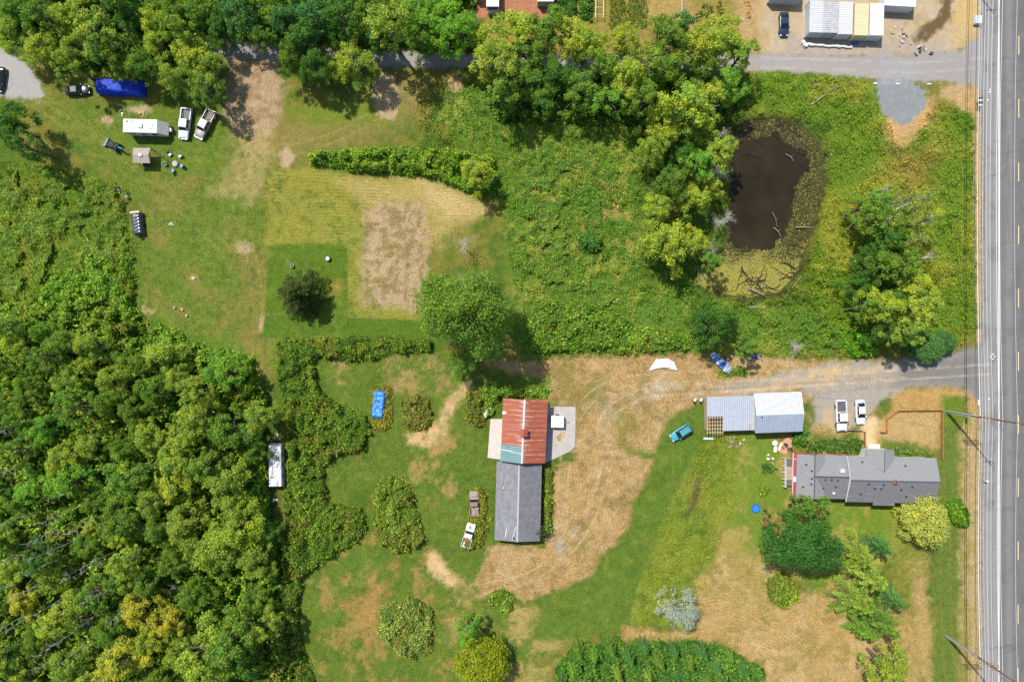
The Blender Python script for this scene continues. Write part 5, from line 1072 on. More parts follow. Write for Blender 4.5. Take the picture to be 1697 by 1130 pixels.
# thin curving branches lying in the pond
rs = np.random.RandomState(17); mb = MB()
for i in range(95):
    a = rs.uniform(0, 6.28); cx_, cy_ = 1272, 340; rx, ry = (92 if math.cos(a) > 0 else 70)*rs.uniform(.8, 1.0), 142*rs.uniform(.88, 1.05)
    if math.cos(a) < -.5 and abs(math.sin(a)) < .5: continue
    p = P(cx_+rx*math.cos(a), cy_+ry*math.sin(a), -.2); th = rs.uniform(0, 6.28); pts = [p]
    for k_ in range(6): th += rs.normal()*.45; p = p+Vector((math.cos(th), math.sin(th), 0))*rs.uniform(.5, 1.1); p.z = rs.uniform(-.32, -.15); pts.append(p)
    mb.tube(pts, [.1-.012*q for q in range(7)], 4)
tag(mb.build('sunken_branches', M((48, 42, 34), .9, 0, .3)), 'tangle of dark thin branches sunk in the pond margin', 'branches', kind='stuff')

# ------------------------------------------------------------------ buildings
def slab(mb, pts, th):
    """thick roof slab from 4 top corners"""
    return mb.add([Vector(p) for p in pts]+[Vector(p)-Vector((0, 0, th)) for p in pts], [(0,1,2,3),(7,6,5,4)]+[(i, i+4, (i+1) % 4+4, (i+1) % 4) for i in range(4)])
def gable(t, x0, x1, y0, y1, yr, ze0, zr, ze1, wallm, r0m, r1m=None, capm=None, ov=.3, names=('roof_slope', 'wall'), zb=0):
    """ridge along local x at y=yr; slope 0 falls to y0 (height ze0), slope 1 to y1"""
    r1m = r1m or r0m
    slab(MB(), [(x0,y0,ze0),(x1,y0,ze0),(x1,yr,zr),(x0,yr,zr)], .12).build(names[0], r0m, t)
    slab(MB(), [(x0,yr,zr),(x1,yr,zr),(x1,y1,ze1),(x0,y1,ze1)], .12).build(names[0], r1m, t)
    a, b, c, d = x0+ov, x1-ov, y0+ov, y1-ov; g0 = ze0-.13+ (zr-ze0)*ov/abs(yr-y0); g1 = ze1-.13+(zr-ze1)*ov/abs(yr-y1); zt = zr-.14
    MB().add([(a,c,zb),(b,c,zb),(b,d,zb),(a,d,zb),(a,c,g0),(b,c,g0),(b,d,g1),(a,d,g1),(a,yr,zt),(b,yr,zt)], [(0,1,5,4),(2,3,7,6),(1,2,6,9,5),(3,0,4,8,7)]).build(names[1], wallm, t)
    if capm: MB().add([(x0-.03,yr-.16,zr-.035),(x1+.03,yr-.16,zr-.035),(x1+.03,yr,zr+.05),(x0-.03,yr,zr+.05),(x1+.03,yr+.16,zr-.035),(x0-.03,yr+.16,zr-.035)], [(0,1,2,3),(3,2,4,5)]).build('ridge_cap', capm, t)
TAN = M((170, 150, 124), .8, 0, .2, 2)
# red barn: local x runs up the picture
ctr = P(868, 714, 4.0); ang = math.radians(90-2.6)
t = thing('barn', 'barn with rusty red metal roof and a teal patch in its corner', 'barn', (ctr.x, ctr.y, 0), ang)
LB = 105/PPM*.97/2
gable(t, -LB, LB, -4.35, 4.15, 0.1, 3.4, 5.0, 3.4, M((120, 96, 84), .85, 0, .25), RUST, RUST, M((214, 214, 216), .4, .2, .1), .35)
TE = M((98, 132, 134), .45, .2, .2, 1.2, .5, ('x', .35), ((76, 108, 112), 'y', .3))
slab(MB(), [(-LB-.03,.27,4.985),(-LB+3.1,.27,4.985),(-LB+3.25,4.19,3.43),(-LB-.03,4.19,3.43)], .06).build('teal_roof_patch', TE, t)
slab(MB(), [(-LB+1.75,.3,5.01),(-LB+1.87,.3,5.01),(-LB+2.35,4.2,3.455),(-LB+2.2,4.2,3.455)], .03).build('flashing', OFFW, t)
slab(MB(), [(LB-2.9,3.5,3.73),(LB-2.5,3.5,3.73),(LB-2.5,4.17,3.46),(LB-3.1,4.17,3.46)], .03).build('roof_patch', M((224,220,214), .5), t)
cu = MB().box(-.55-.1, .55-.1, -.55, .65, 4.6, 5.9).build('cupola', M((120, 60, 46), .8, 0, .2), t)
MB().add([(-.78,-.7,5.85),(.58,-.7,5.85),(.58,.8,5.85),(-.78,.8,5.85),(-.78,.05,6.15),(.58,.05,6.15)], [(0,1,5,4),(2,3,4,5),(1,2,5),(3,0,4),(3,2,1,0)]).build('cupola_roof', M((150,72,52), .6, 0, .25, 2), cu)
MB().box(-LB+3.5, LB-3, -4.02, -3.97, 0, 2.6).build('sliding_door', M((130, 60, 50), .8, 0, .2, 3), t)
# concrete aprons
for poly, lab in (([(813,694),(834,694),(834,762),(808,758)], 'left'), ([(902,673),(954,674),(953,739),(944,748),(901,768)], 'right')):
    mb = MB(); mb.prism([(P(*p).x, P(*p).y) for p in reversed(poly)], 0, .12)
    tag(mb.build('concrete_apron', CONC if lab == 'right' else M((188,180,172), .85, 0, .15, 1.2)), kind='structure')
mb = MB(); rs = np.random.RandomState(4)
for i in range(260):
    u = rs.rand(); q = P(930-8*u+rs.normal()*2.5+(6 if i % 2 else 0), 716+14*u+rs.normal()*3, .13); a = rs.uniform(0, 6.28); d = Vector((math.cos(a), math.sin(a), 0))*rs.uniform(.1, .28); n_ = Vector((-d.y, d.x, 0))*.16
    mb.add([q-d, q-n_, q+d, q+n_], [(0, 1, 2, 3)])
tag(mb.build('spilled_straw', M((206, 170, 110), .9)), 'straw scattered on the concrete apron', 'straw', kind='stuff')
# long dark shed
ctr = P(859, 832, 3.2); t = thing('long_shed', 'long low shed with grey felt roof below the red barn', 'shed', (ctr.x, ctr.y, 0), math.radians(90-1.4)); LS = 131/PPM*.975/2
DG, DG2 = M((120, 119, 122), .75, 0, .28, 1.2, .4, None, ((140,140,146), 'x', .15)), M((106, 105, 109), .8, 0, .3, 1.2, .3)
gable(t, -LS, LS, -4.35, 4.35, 0, 2.4, 3.3, 2.4, M((120, 116, 110), .85), DG2, DG, M((166,166,170), .6), .3)
mb = MB(); mb.tube([(-LS+.6, 2.3, 2.86), (-LS+1.6, 2.15, 2.88), (-LS+2.6, 2.1, 2.9)], [.07, .1, .05], 4).tube([(-LS+.4, .9, 3.15), (-LS+1.3, .75, 3.16), (-LS+2.9, .3, 3.27)], [.12, .06, .07], 4)
mb.build('roof_tear', M((214,208,202), .8), t); MB().box(-LS+.5, -LS+.85, .62, .9, 3.1, 3.4).build('chimney_pipe', DARK, t); MB().cyl(2.6, 2.9, 2.7, 2.85, .12, 8).build('vent_cap', WHITE, t)
# metal shed A with open rafters, and metal shed B
def rect(x0, x1, y0, y1, z): a, b = P(x0, y1, z), P(x1, y0, z); return a.x, b.x, a.y, b.y
MET = M((176, 182, 190), .45, .25, .12, 1.2, .5, ('x', .4)); MET2 = M((158, 168, 180), .5, .25, .16, 1.4, .5, ('x', .4))
o0 = P(1212, 688); t = thing('metal_shed', 'grey metal roofed shed with open rafters at one corner', 'shed', (o0.x, o0.y, 0), math.radians(1.6))
a, b, c, d = rect(1172, 1252, 656, 714, 3.0); a -= o0.x; b -= o0.x; c -= o0.y; d -= o0.y
zl = lambda y: 2.5+(y-c)/(d-c)*.75
xm = a+3.1; ym = c+2.8
slab(MB(), [(a,ym,zl(ym)),(b,ym,zl(ym)),(b,d,zl(d)),(a,d,zl(d))], .08).build('roof_sheet', MET, t)
slab(MB(), [(xm,c,zl(c)-.02),(b,c,zl(c)-.02),(b,ym+.1,zl(ym)-.02),(xm,ym+.1,zl(ym)-.02)], .08).build('roof_sheet', MET, t)
rf = MB()
for i in range(7): x = a+.05+i*.5; rf.add([(x,c-.6,zl(c)-.1),(x+.09,c-.6,zl(c)-.1),(x+.09,ym,zl(ym)-.1),(x,ym,zl(ym)-.1),(x,c-.6,zl(c)-.26),(x+.09,c-.6,zl(c)-.26),(x+.09,ym,zl(ym)-.26),(x,ym,zl(ym)-.26)], [(0,1,2,3),(7,6,5,4),(0,4,5,1),(1,5,6,2),(2,6,7,3),(3,7,4,0)])
for i in range(5): y = c-.3+i*.7; rf.box(a, xm-.01, y, y+.09, zl(y)-.1, zl(y)-.03)
rf.build('rafter', M((188,160,130), .8, 0, .2), t)
MB().box(a+.25, a+.35, c+.1, d-.2, 0, 2.45).box(xm, b-.2, c+.15, c+.25, 0, 2.4).box(a+.35, b-.1, d-.3, d-.2, 0, 3.0).build('wall', TAN, t)
MB().box(a+1.0, a+1.1, ym-.3, ym-.2, 0, 2.6).box(xm-.1, xm, c+.1, c+.2, 0, 2.4).build('post', GREYWOOD, t)
slab(MB(), [(b-1.2,c+.2,zl(c)+.03),(b-.9,c+.1,zl(c)+.03),(b-.8,c+.9,zl(c+.9)+.03),(b-1.1,c+1.1,zl(c+1.1)+.03)], .03).build('rust_patch', M((184,126,112), .8), t)
o0 = P(1290, 684); t = thing('metal_shed', 'pale blue grey gabled metal shed between open rafter shed and truck', 'shed', (o0.x, o0.y, 0), math.radians(2.2))
a, b, c, d = rect(1251, 1330, 650, 716, 3.5); a -= o0.x; b -= o0.x; c -= o0.y; d -= o0.y; yr = P(1290, 686, 4.3).y-o0.y
gable(t, a, b, c, d, yr, 3.3, 4.3, 3.3, TAN, MET2, M((178, 184, 192), .5, .15, .14, 1.2, .5, ('x', .4)), M((184,192,204), .5, .1), .2)
MB().box(a+1.0, a+1.25, yr-.6, yr-.35, 4.1, 4.25).build('roof_hole', DARK, t)
# house
HW = M((196, 190, 180), .7); REDW = M((150, 62, 66), .7, 0, .15); SH2 = M((112, 111, 113), .9, 0, .3, 5, .2, None, ((136,134,136), 'x', .12))
o0 = P(1430, 793); t = thing('house', 'single storey house with grey shingle roof beside the highway', 'house', (o0.x, o0.y, 0), math.radians(-1.2))
def R_(x0, x1, y0, y1, z): a, b = P(x0, y1, z), P(x1, y0, z); return a.x-o0.x, b.x-o0.x, a.y-o0.y, b.y-o0.y
# west wing: east-west gable
a, b, c, d = R_(1345, 1408, 756, 828, 3.0); yr = P(1400, 792, 3.75).y-o0.y
gable(t, a, b+.6, c, d, yr, 2.8, 3.7, 2.8, HW, SH2, SHINGLE, M((70,72,80), .9), .3)
# west end: slope falling to the left, ridge running up the picture
a2, b2, c2, d2 = R_(1320, 1351, 755, 828, 3.2); xr = P(1350, 792, 3.8).x-o0.x
slab(MB(), [(a2,c2,3.1),(xr,c2,3.75),(xr,d2,3.75),(a2,d2,3.1)], .12).build('roof_slope', SHINGLE, t)
slab(MB(), [(xr,c2,3.75),(xr+2.2,c2,3.1),(xr+2.2,d2,3.1),(xr,d2,3.75)], .12).build('roof_slope', SHINGLE, t)
MB().box(xr-.09, xr+.09, c2-.02, d2+.02, 3.72, 3.8).build('ridge_cap', M((70,72,80), .9), t)
MB().box(a2+.3, xr+1.6, c2+.3, d2-.3, 0, 2.95).build('wall', REDW, t)
MB().box(a2-.55, a2-.02, c2-.1, d2+.1, 2.65, 2.9).build('red_fascia', M((168, 58, 70), .6, 0, .15), t)
MB().box(a2-.62, a2-.56, c2-.15, d2+.15, 2.6, 2.95).box(a2-.6, a2-.0, -.3, .7, 2.91, 2.95).box(a2-.56, a2, d2-1.0, d2-.92, 2.91, 2.95).build('white_trim', WHITE, t)
MB().box(a2, b+.2, d2+.02, d2+.12, 2.3, 2.75).build('gutter', M((170,70,70), .6), t)
# east wing
a, b, c, d = R_(1404, 1552, 757, 833, 3.6); yr = P(1480, 798, 4.9).y-o0.y+.1
gable(t, a, b, c, d, yr, 3.2, 4.8, 3.4, HW, SH2, SHINGLE, M((78,82,90), .9), .35)
tr = MB(); tr.tube([(a-.02, c, 3.24), (a-.02, yr, 4.84)], .07, 4); tr.tube([(a-.02, yr, 4.84), (a-.02, d, 3.44)], .05, 4); tr.build('verge_trim', WHITE, t)
# lower projecting part of the roof and gable over the entrance
cx0, cx1 = P(1448, 800, 3.2).x-o0.x, P(1484, 800, 3.2).x-o0.x
slab(MB(), [(cx0,c-.6,3.03),(cx1,c-.6,3.03),(cx1,c,3.2),(cx0,c,3.2)], .1).build('roof_extension', SH2, t)
g0, g1, gr = P(1435, 750, 3.6).x-o0.x, P(1480, 750, 3.6).x-o0.x, P(1465, 750, 4.4).x-o0.x; gt = P(1450, 744, 3.6).y-o0.y; gb = P(1465, 782, 4.4).y-o0.y
slab(MB(), [(g0,d-.4,3.45),(gr,gb,4.45),(gr,gt,4.45),(g0,gt,3.45)], .1).build('porch_roof', SHINGLE, t)
slab(MB(), [(gr,gb,4.45),(g1,d-.4,3.75),(g1,gt,3.75),(gr,gt,4.45)], .1).build('porch_roof', SHINGLE, t)
MB().box(gr-.06, gr+.06, gb, gt, 4.43, 4.49).build('ridge_cap', M((78,82,90), .9), t)
MB().box(g0+.3, g1-.3, d-.5, gt-.3, 0, 3.5).build('wall', HW, t)
ch = P(1485, 798, 5.2)-o0; cm = MB().box(ch.x-.35, ch.x+.35, ch.y-.35, ch.y+.35, 4.3, 5.3).build('chimney', M((160,104,84), .85, 0, .25, 5), t)
MB().box(ch.x-.2, ch.x+.2, ch.y-.2, ch.y+.2, 5.3, 5.36).build('flue', DARK, cm)
z8 = lambda X_, Y_: (1290+X_/6.285, 700+Y_/6.285)
def rz(x, y):   # roof height at house-local point
    if x < xr: return 3.1+(x-a2)/(xr-a2)*.65
    if x < a: cc_, dd_, rr_, e0, e1, zz = R_(1345,1408,756,828,3.0)[2], R_(1345,1408,756,828,3.0)[3], P(1400,792,3.75).y-o0.y, 2.8, 2.8, 3.7
    else: cc_, dd_, rr_, e0, e1, zz = c, d, yr, 3.2, 3.4, 4.8
    return e0+(y-cc_)/(rr_-cc_)*(zz-e0) if y < rr_ else e1+(dd_-y)/(dd_-rr_)*(zz-e1)
VB = M((48, 50, 56), .8)
for vx, vy in ((296,457),(350,520),(352,600),(348,658),(270,692),(497,608),(562,608),(626,612),(486,700),(612,684),(873,415),(1318,443),(922,636),(1076,640),(994,682),(862,748),(1270,690),(1378,655),(1340,765),(1062,684)):
    q = P(*z8(vx, vy), 3.9)-o0; z_ = rz(q.x, q.y); MB().box(q.x-.17, q.x+.17, q.y-.15, q.y+.15, z_-.05, z_+.14).build('roof_vent', VB, t)
q = P(*z8(665, 510), 3.6)-o0; MB().box(q.x-.42, q.x+.3, q.y-.3, q.y+.35, rz(q.x, q.y)-.1, rz(q.x, q.y)+.45).build('skylight', WHITE, t)
q = P(*z8(580, 745), 3.3)-o0; MB().box(q.x-.22, q.x+.2, q.y-.15, q.y+.2, rz(q.x, q.y)-.1, rz(q.x, q.y)+.35).build('roof_box', WHITE, t)
q = P(1446, 740)-o0; MB().box(q.x-1.2, q.x+1.15, q.y-.35, q.y+.55, 0, .35).build('door_step', M((224,208,186), .8, 0, .1), t)
q = P(1430, 750)-o0; MB().box(q.x-.35, q.x+.35, q.y-.6, q.y+.6, 0, 1.6).build('red_porch_panel', M((160,50,54), .7), t)
for x in (1370, 1392, 1500, 1525): q = P(x, 829)-o0; MB().box(q.x-.6, q.x+.6, c+.28, c+.34, 1.0, 2.1).build('window', GLASS, t)
# deck with white rails
q0 = P(1306, 782); t = thing('deck', 'weathered wooden deck with white railing at the left end of the house', 'deck', (q0.x, q0.y, 0))
mb = MB()
for i in range(30): mb.box(-.9, .95, -2.6+i*.18, -2.6+i*.18+.15, .5, .55)
mb.build('deck_floor', M((176, 156, 130), .8, 0, .2), t); MB().box(-.85, .9, 1.3, 2.7, .56, .75).box(-.85, .9, -2.55, -1.4, .56, .75).build('dark_mat', M((104, 92, 88), .8, 0, .3, 6), t)
rl = MB()
for z in (.9, 1.4): rl.tube([(-.95, -2.7, z), (-.98, 2.8, z)], .05, 5)
for i in range(9): rl.box(-1.05, -.93, -2.7+i*.68, -2.6+i*.68, 0, 1.45)
for y in (2.8, 1.2, 0, -1.3, -2.7): rl.tube([(-1.35, y+.1, .2), (-.95, y, 1.45)], .05, 5)
rl.build('railing', WHITE, t)
# patio things left of the house
t = thing('patio_table', 'round white glass garden table beside the shed corner', 'table', P(1282, 733)); MB().cyl(0, 0, .7, .74, .55, 18).build('table_top', M((200,216,214), .2), t); MB().cyl(0, 0, 0, .7, .05).build('pedestal', WHITE, t)
t = thing('lounger', 'white sun lounger lying below the round table', 'lounger', P(1284, 742), math.radians(85)); MB().box(-.8, .7, -.3, .3, .25, .33).build('seat', M((216,206,196), .6), t); MB().box(-.7, -.6, -.25, .25, 0, .25).box(.5, .6, -.25, .25, 0, .25).build('leg', WHITE, t)
t = thing('lounger', 'cream sun lounger leaning toward the brick patio', 'lounger', P(1292, 739), math.radians(68)); MB().box(-.9, .8, -.25, .25, .25, .33).build('seat', M((220,196,170), .6), t); MB().box(-.7, -.6, -.2, .2, 0, .25).box(.5, .6, -.2, .2, 0, .25).build('leg', WHITE, t)
pot('barbecue', 'round black barbecue on the brick patio', 'barbecue', 1301, 736, .3, .8, DARK, M((70,70,72), .5)); pot('planter', 'round planter with plants on the brick patio', 'planter', 1297, 741, .26, .45, M((130,110,70), .8), M((120,110,50), .9))
chair('garden_chair', 'brown wooden chair on the brick patio', 'chair', 1306, 744, 200, M((90,76,62), .8), M((70,58,48), .8))
mb = MB(); mb.prism([(P(x, y).x, P(x, y).y) for x, y in ((1300,752),(1312,748),(1312,722),(1304,724),(1294,734),(1290,748))], 0, .06); tag(mb.build('brick_patio', M((186,140,112), .85, 0, .2, 3)), kind='structure')
# pale stepping slab
mb = MB(); c_ = P(1366, 748); mb.prism([(c_.x-.6, c_.y-.3), (c_.x+.5, c_.y-.35), (c_.x+.6, c_.y+.3), (c_.x-.4, c_.y+.4)], 0, .1); tag(mb.build('stone_slab', M((176,168,156), .9)), 'pale stepping slab in the border above the house', 'slab')

# shipping containers: roof px box at z 2.6
CW = (('white ribbed container, leftmost of the five side by side', (1341,1367,1,54), M((186, 187, 188), .55, 0, .14, 1.5)), ('white weathered container, second of the five from the left', (1364,1391,2,54.5), M((172,170,172), .6, 0, .3, 1.2)), ('white container, middle of the five side by side', (1388,1414,3,57), M((190, 190, 190), .55, 0, .1, 1.5)),
      ('tan yellow container between two white ones', (1415.5,1440,6,59), M((202,188,148), .6, 0, .15)), ('bright white container, rightmost of the five side by side', (1441,1465.5,6,59), WHITE), ('white container lying crosswise at the top right', (1466,1519,-16,10.5), WHITE), ('dark container cut by the top edge left of the row', (1278,1331,-28,-2), M((180,184,188), .6)),
      )
for i, (lab, (x0, x1, y0, y1), m_) in enumerate(CW):
    zt = 2.6; a, b, c, d = rect(x0, x1, y0, y1, zt); cx_, cy_ = (a+b)/2, (c+d)/2
    t = thing('shipping_container', lab, 'container', (cx_, cy_, 0), math.radians(-1.5 if i < 5 else -3), 'containers in the top right yard'); hx, hy = (b-a)/2-.09, (d-c)/2
    along_y = hy > hx; L_, W2 = (hy, hx) if along_y else (hx, hy)
    f_ = (lambda u, v, z: (v, u, z)) if along_y else (lambda u, v, z: (u, v, z))
    # corrugated side walls
    for s in (-1, 1):
        mb = MB(); n_ = int(L_*2/.28); vs = []
        for k_ in range(n_*2+1):
            u = -L_+.05+(2*L_-.1)*k_/(n_*2); off = W2-.02-(.05 if (k_//1) % 4 in (1, 2) else 0)
            vs += [f_(u, s*off, .12), f_(u, s*off, zt-.1)]
        mb.add(vs, [(2*k_, 2*k_+2, 2*k_+3, 2*k_+1) for k_ in range(n_*2)]); mb.build('side_wall', m_, t)
    mb = MB(); vs = []; n_ = int(L_*2/.34)
    for k_ in range(n_*4+1):
        u = -L_+(2*L_)*k_/(n_*4); z = zt-(.055 if k_ % 4 in (1, 2) else 0)
        vs += [f_(u, -W2+.06, z), f_(u, W2-.06, z)]
    mb.add(vs, [(2*k_, 2*k_+1, 2*k_+3, 2*k_+2) for k_ in range(n_*4)]); mb.build('roof', m_, t)
    fr = MB()
    for s in (-1, 1):
        for e in (-1, 1): p_ = f_(e*(L_-.06), s*(W2-.06), 0); fr.box(p_[0]-.06, p_[0]+.06, p_[1]-.06, p_[1]+.06, 0, zt+.01)
        for z in (.06, zt-.06):
            A, B = f_(-L_, s*(W2-.05), z), f_(L_, s*(W2-.05), z); fr.box(min(A[0],B[0])-(.05 if along_y else 0), max(A[0],B[0])+(.05 if along_y else 0), min(A[1],B[1])-(0 if along_y else .05), max(A[1],B[1])+(0 if along_y else .05), z-.05, z+.065)
    fr.build('frame', m_, t)
    for e in (-1, 1):
        A, B = f_(e*(L_-.02)-.02, -W2+.12, .12), f_(e*(L_-.02)+.02, W2-.12, zt-.1)
        o = MB().box(min(A[0],B[0]), max(A[0],B[0]), min(A[1],B[1]), max(A[1],B[1]), .12, zt-.1).build('door' if e < 0 else 'end_wall', m_, t)
        if e < 0:
            for q in (-.5, -.2, .2, .5): p_ = f_(e*(L_+.03), q*W2, 0); MB().cyl(p_[0], p_[1], .15, zt-.15, .02, 5).build('lock_rod', CHROME, o)

# vans/sheds cut by the top edge
t = thing('white_van', 'white box van with grey roof drawing by the top edge', 'van', P(817, 2)); MB().box(-1.2, 1.2, -2.4, 4, .5, 2.7).build('body', WHITE, t); MB().box(-1.0, 1.0, -2.9, -2.4, .5, 1.5).build('hood', M((190,196,200), .5), t); MB().box(-.6, .6, .2, 1.9, 2.7, 2.85).build('roof_vent', M((170,172,176), .5, 0, .4, 6), t); MB().box(-1.0, 1.0, -2.44, -2.41, 1.6, 2.4).build('windscreen', GLASS, t); wheels(t, 0, 0, 1.2)
t = thing('garden_shed', 'small white roofed shed at the top edge beside bare earth', 'shed', P(903, 2)); MB().box(-1.5, 1.5, -1.2, 3.5, 0, 2.4).build('wall', M((150,160,150), .7), t); slab(MB(), [(-1.6,-1.3,2.45),(1.6,-1.3,2.45),(1.6,3.6,2.8),(-1.6,3.6,2.8)], .1).build('roof', WHITE, t)
t = thing('garden_shed', 'tiny pale topped box at the top edge left of the white van', 'shed', P(795, 1)); MB().box(-.6, .6, -.6, 2, 0, 1.6).build('wall', GREYWOOD, t); MB().box(-.7, .7, -.7, 2.1, 1.6, 1.68).build('roof', M((200,190,190), .7), t)
# planted rows
rs = np.random.RandomState(44); proto_ = None; OW = 'first second third fourth fifth sixth seventh eighth ninth tenth eleventh twelfth thirteenth fourteenth'.split()
for r in range(11):
    for k_ in range(14):
        x, y = 1012+k_*4.4+rs.normal()*.6, -2+r*4.7+rs.normal()*.4
        if 1038 < x < 1042: continue
        if proto_ is None:
            v, f, c_, _ = crown_np(77, .34, .5, 9, 14, .07, .1); c_ = c_*lin((92, 122, 40), 1.)
            o = mesh_np('garden_plant', v, f, LM, fcol=c_); proto_ = o
        else: o = proto_.copy(); C.objects.link(o)
        tag(o, f'small leafy plant, {OW[k_]} from the left in the {OW[r]} vegetable row from the top', 'plant', 'plants in the vegetable rows'); o.location = P(x, y); o.rotation_euler = (0, 0, rs.uniform(0, 6)); s_ = rs.uniform(.8, 1.3); o.scale = (s_, s_, s_)
for x0, x1, lab in ((922,955,'dark leafy crop bed right of the small shed'),(958,982,'leafy crop bed beside the white cold frame')):
    bramble('crop_bed', lab, [(x0,-40),(x1,-40),(x1,36),(x0+4,36)], 1.0, 60, .13, ((56,96,34),(92,128,44)), 2, x0, cat='crop bed')
t = thing('trellis', 'thin white ladder shaped trellis over the crops', 'trellis', P(993, 12))
mb = MB()
for x in (-.75, .75): mb.tube([(x-.1, -2.6, 1.2), (x, 4, 1.2)], .05, 5)
for y in (-2, -.6, .8, 2.2): mb.tube([(-.8, y, 1.2), (.8, y, 1.2)], .04, 5)
for x in (-.75, .75):
    for y in (-2.5, 3.5): mb.tube([(x, y, 0), (x, y, 1.2)], .04, 5)
mb.build('frame', WHITE, t)
mb = MB().tube([P(1131, -20, .8), P(1130, 28, .8)], .06, 5).tube([P(1131,-10,0), P(1131,-10,.8)], .05, 5).tube([P(1130,25,0), P(1130,25,.8)], .05, 5); tag(mb.build('garden_rail', WHITE), 'thin white rail in the garden beside the pale path', 'rail')
for i, (x, y) in enumerate(((1238,4),(1240,12),(1239,20),(1241,28))):
    v, f, c_, _ = crown_np(90+i, .5, .7, 10, 40, .07, .1); o = mesh_np('dry_shrub', v, f, LM, fcol=c_*lin((206,156,96), 1.)); tag(o, ['topmost', 'second', 'third', 'lowest'][i]+' round tan dried shrub in the short row at the top edge', 'shrub', 'tan shrubs in a row'); o.location = P(x, y)
for i, (x, y) in enumerate(((1168,12),(1160,24),(1172,26),(1155,30),(1178,16),(1190,8),(1192,20))):
    v, f, c_, _ = crown_np(120+i, .6, .9, 10, 40, .09, .1); o = mesh_np('garden_shrub', v, f, LM, fcol=c_*lin((74,112,34), 1.)); tag(o, 'small green garden shrub, '+['second', 'third', 'fourth', 'leftmost', 'fifth', 'sixth', 'rightmost'][i]+' from the left near the tan shrubs', 'shrub', 'garden corner shrubs'); o.location = P(x, y)

# ------------------------------------------------------------------ fences
def fence(pts, label, h_=.8, board=True, m_=CEDAR):
    p0 = P(*pts[0]); t = thing('wooden_fence', label, 'fence', (p0.x, p0.y, 0)); q = [P(*p)-p0 for p in pts]; rail = MB(); pan = MB()
    for A, B in zip(q, q[1:]):
        d = (B-A); L_ = d.length; u = d.normalized(); n_ = Vector((-u.y, u.x, 0))
        for z in (.18, .42, .66):
            a1, b1 = A+n_*.05, B+n_*.05
            rail.add([a1-n_*.03+Vector((0,0,z)), b1-n_*.03+Vector((0,0,z)), b1+n_*.03+Vector((0,0,z)), a1+n_*.03+Vector((0,0,z)), a1-n_*.03+Vector((0,0,z+.11)), b1-n_*.03+Vector((0,0,z+.11)), b1+n_*.03+Vector((0,0,z+.11)), a1+n_*.03+Vector((0,0,z+.11))], [(0,3,2,1),(4,5,6,7),(0,1,5,4),(1,2,6,5),(2,3,7,6),(3,0,4,7)])
        if board:
            k_ = 0
            while k_ < L_: c_ = A+u*k_; pan.box(c_.x-.035, c_.x+.035, c_.y-.035, c_.y+.035, .08, h_); k_ += .22
        for j_ in range(int(L_/2.2)+1): c_ = A+u*min(j_*2.2, L_); MB().box(c_.x-.06, c_.x+.06, c_.y-.06, c_.y+.06, 0, h_+.12).build('post', m_, t)
    rail.build('rail', m_, t)
    if board: pan.build('board_panel', m_, t)
fence([(1468,714),(1468,694),(1485,680),(1558,679)], 'orange brown wooden fence along the top of the dry front yard')
fence([(1559,680),(1559,760)], 'orange brown wooden fence between front yard and highway verge')
fence([(1431,715),(1431,745)], 'short orange brown fence beside the path to the front door')
fence([(1458,715),(1467,716)], 'stubby fence piece by the gap into the front yard')
fence([(1401,712),(1428,713)], 'thin pale rail fence below the white truck', .6, False, GREYWOOD)

# ------------------------------------------------------------------ utility poles and wires
POLEM = M((122, 92, 66), .85, 0, .3, 3); INS = M((190, 196, 204), .3)
def pole(px, py, label):
    b = P(px, py); t = thing('utility_pole', label, 'utility pole', b, 0, 'utility poles along the highway')
    MB().tube([(0, 0, -.2), (0, 0, 6), (0, 0, 21)], [.22, .2, .12], 10).build('pole', POLEM, t)
    MB().tube([(-.24, .16, 0), (-.22, .14, 9)], .09, 6).tube([(-.2, -.2, 0), (-.2, -.18, 7)], .07, 6).build('conduit', M((200, 206, 216), .3, .3), t)
    for z in (11.2, 12.0, 12.8):
        a_ = MB().box(-1.6, 1.6, -.1, .02, z-.07, z+.07).build('crossarm', POLEM, t)
        for x in (-1.5, -.9, .9, 1.5): MB().cyl(x, -.04, z+.07, z+.3, .07, 8).build('insulator', INS, a_)
    a_ = MB().box(-.9, .9, -.08, .04, 19.4, 19.55).build('crossarm', POLEM, t)
    for x in (-.85, 0, .85): MB().cyl(x, -.04, 19.55 if x else 21, 19.85 if x else 21.3, .07, 8).build('insulator', INS, a_)
    return b
pb = [pole(1569, 682, 'tall utility pole beside the house front yard'), pole(1569, 1053, 'tall utility pole near the bottom edge by the highway'), pole(1573, -66, 'utility pole just above the top edge, wires running from it')]
order = [Vector((pb[2].x+.2, pb[2].y+88, 0)), pb[2], pb[0], pb[1], Vector((pb[1].x, pb[1].y-44, 0))]
WL = ['wire on the house end of the upper crossarm', 'second wire from the house end of the upper crossarm', 'third wire from the house end of the upper crossarm', 'wire on the road end of the upper crossarm', 'wire on the house end of the middle crossarm', 'wire on the road end of the middle crossarm', 'single wire on the lowest crossarm of the poles', 'dark cable strung lowest along the utility poles', 'thick pale cable strung just above the lowest dark cable', 'topmost wire running over the very tips of the poles', 'wire on the house side of the high short crossarm', 'wire on the road side of the high short crossarm']
WIRE = M((206, 208, 212), .45, 0, .05); WIREB = M((52, 52, 56), .6)
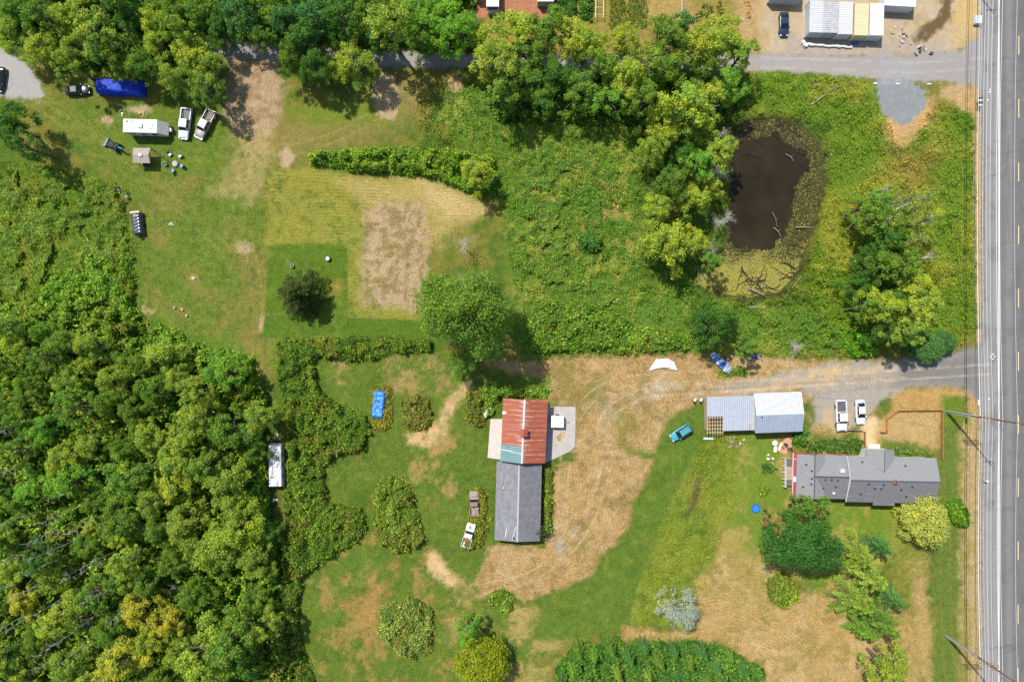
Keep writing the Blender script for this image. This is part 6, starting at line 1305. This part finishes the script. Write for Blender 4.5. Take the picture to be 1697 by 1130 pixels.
for wi, (x, z, r_, m_) in enumerate([(-1.5,13.1,.016,WIRE),(-.9,13.1,.016,WIRE),(.9,13.1,.02,WIRE),(1.5,13.1,.022,WIRE),(-1.5,12.3,.014,WIRE),(1.5,12.3,.016,WIRE),(.9,11.5,.018,WIRE),(.15,8.5,.03,WIREB),(.15,9.3,.045,WIRE),(0,21.3,.014,WIRE),(-.85,19.85,.016,WIRE),(.85,19.85,.016,WIRE)]):
    pts = []
    for A, B in zip(order, order[1:]):
        n_ = 12
        for k_ in range(n_): u = k_/n_; q = A.lerp(B, u); pts.append((q.x+x, q.y-.04, z-(A-B).length*.012*4*u*(1-u)))
    q = order[-1]; pts.append((q.x+x, q.y, z))
    tag(MB().tube(pts, r_*1.4, 4).build('power_line', m_), WL[wi], 'wire', 'wires over the highway edge')
A, B = Vector((pb[0].x, pb[0].y, 9)), P(1330, 655, 4.2)
tag(MB().tube([A.lerp(B, k_/12)-Vector((0, 0, 1.6*4*(k_/12)*(1-k_/12)*.4)) for k_ in range(13)], .018, 4).build('power_line', WIREB), 'thin dark service wire crossing the gravel drive to the metal shed', 'wire')
t = thing('cable_splice_case', 'white and black splice case hanging on the low highway cable', 'splice case', P(1622, 672, 9.2)); t.location = (pb[0].x+.15, P(0, 660).y, 8.95)
MB().tube([(0, -.5, 0), (0, .5, 0)], .18, 8).build('case', WHITE, t)
# mailbox by the road
t = thing('mailbox', 'small white mailbox on a post at the highway edge', 'mailbox', P(1629, 795)); MB().box(-.05, .05, -.05, .05, 0, 1.0).build('post', GREYWOOD, t); MB().box(-.3, .25, -.14, .14, 1.0, 1.3).build('box', WHITE, t)
t = thing('mailbox', 'row of newspaper boxes on a rail at the lane corner', 'mailbox', P(1618, 172)); MB().box(-.05, .05, -.9, .9, .9, 1.0).box(-.05, .05, -.05, .05, 0, .9).build('rail', GREYWOOD, t)
for i in range(4): MB().box(-.35, .3, -.85+i*.45, -.55+i*.45, 1.0, 1.3).build('box', DARK if i % 2 else OFFW, t)
for i, (x, y) in enumerate(((1450,139),(1487,140),(1539,140))):
    o = MB().box(-.35, .35, -.12, .12, 0, .2).build('kerb_stone', WHITE, loc=P(x, y)); tag(o, ['left', 'middle', 'right'][i]+' white marker block across the gravel pad mouth', 'marker block', 'white marker blocks')
